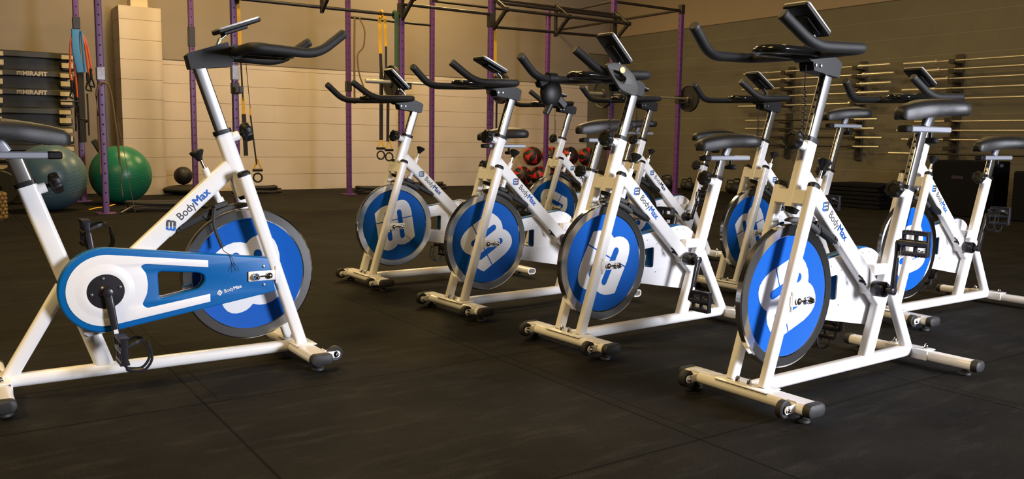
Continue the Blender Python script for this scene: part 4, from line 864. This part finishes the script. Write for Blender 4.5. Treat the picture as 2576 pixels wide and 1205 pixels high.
def wall_bar(z, v0, L, i, k, thin=False, half=False):
    t = thing('barbell', '%s steel bar from the top in the %s group on the right wall' % (zn[k], 'left' if i == 0 else 'right'), 'barbell', P(11.02, v0 - L / 2, z), ROOM, 'steel bars on the right wall')
    h = L / 2
    if thin:
        part('shaft', MB().tube([(0, -h, 0), (0, h, 0)], 0.013, 10), 'iron' if i == 0 or k == 8 else 'barbell', t)
        for s in (-1, 1): part('sleeve', MB().tube([(0, s * (h - 0.42), 0), (0, s * h, 0)], 0.018, 12), 'barbell', t)
    else:
        part('shaft', MB().tube([(0, -h + 0.4, 0), (0, h - 0.4, 0)], 0.0145, 10), 'barbell', t)
        for s in (-1, 1):
            b = MB(); b.tube([(0, s * (h - 0.46), 0), (0, s * h, 0)], 0.024, 14); b.tube([(0, s * (h - 0.47), 0), (0, s * (h - 0.44), 0)], 0.034, 14); part('sleeve', b, 'barbell', t)
for k, z in enumerate([1.94, 1.82, 1.69, 1.565, 1.42]): wall_bar(z, [9.42, 9.02, 9.45, 9.40, 9.50][k], [2.56, 2.22, 2.62, 2.55, 2.5][k], 0, k)
for k, z in enumerate([1.19, 1.06, 0.93, 0.80]): wall_bar(z, [9.34, 9.34, 9.26, 9.30][k], [2.34, 2.30, 2.35, 2.35][k], 0, 5 + k, thin=True)
for k, z in enumerate([1.93, 1.82, 1.70, 1.575, 1.44]): wall_bar(z, [6.66, 6.62, 6.50, 6.66, 6.66][k], 2.56, 1, k)
for k, z in enumerate([1.15, 1.03, 0.91, 0.72]): wall_bar(z, [6.45, 6.70, 6.62, 6.80][k], 2.56, 1, 5 + k, thin=True)
# dark stack of mats with a red and yellow end
lbs = ['top', 'second', 'third', 'fourth', 'fifth', 'lowest']
for k in range(6):
    rnd = random.Random(k); b = MB(); b.box((0, 0, 0.026), (0.60, 0.74 + rnd.uniform(-.05, .05), 0.050), bev=0.010)
    t = part('exercise_mat', b, 'mat_blue', None, RM @ T(10.3, 6.62 + rnd.uniform(-.02, .02), 0.054 * (5 - k))); tag(t, '%s dark folded mat of the low stack by the right wall' % lbs[k], 'exercise mat', 'dark mats in a low stack')
b = MB(); b.box((0, 0, 0.14), (0.5, 0.06, 0.28), bev=0.012); t = part('soft_block', b, 'red', None, RM @ T(10.3, 7.11, 0)); tag(t, 'red padded block with yellow top beside the dark mat stack', 'padded block'); part('top_panel', MB().box((0, -0.01, 0.295), (0.5, 0.13, 0.03), bev=0.01), 'yellow', t)
for (v0, v1, z, lab) in ((5.60, 4.98, 0.66, 'tall black jump box by the right wall under the bars'), (4.66, 3.9, 0.56, 'black jump box at the right edge beneath the bars')):
    b = MB(); b.box((0, 0, z / 2), (0.6, v0 - v1, z), bev=0.012); t = part('jump_box', b, 'mat_blue', None, RM @ T(10.32, (v0 + v1) / 2, 0)); tag(t, lab, 'jump box', 'black jump boxes')
    part('hand_hole', MB().box((-0.301, 0, z * 0.7), (0.004, 0.14, 0.04), bev=0.0), 'hole', t)
# kettlebells and dumbbells along the foot of the right wall
kb = MB(); kb.ball((0, 0, 0.10), 0.10, 20, 12, (1, 1, 1)); kb.tube(smooth_path([(0, -0.055, 0.17), (0, -0.065, 0.25), (0, 0.065, 0.25), (0, 0.055, 0.17)], 0.04, 5), 0.015, 8, up=(1, 0, 0)); kbm = kb.mesh('kettlebell', 'iron')
places = [(10.75 if k % 2 else 10.9, 12.1 - 0.26 * k) for k in range(15)]
wd = ['farthest', 'second', 'third', 'fourth', 'fifth', 'sixth', 'seventh', 'eighth', 'ninth', 'tenth', 'eleventh', 'twelfth', 'thirteenth', 'fourteenth', 'nearest']
for k, (u, v) in enumerate(places):
    s = 0.72 + 0.13 * ((k * 7) % 3); o = put('kettlebell', kbm, None, T(*P(u, v, 0.0)) @ RZ(ROOM + k * 0.7) @ Matrix.Diagonal((s, s, s, 1)))
    tag(o, 'dark iron kettlebell on the floor, %s from the corner along the right wall' % wd[k] if 0 < k < 14 else ('dark iron kettlebell %s the corner in the row at the right wall' % ('nearest to' if k == 0 else 'farthest from')), 'kettlebell', 'kettlebells along the right wall')
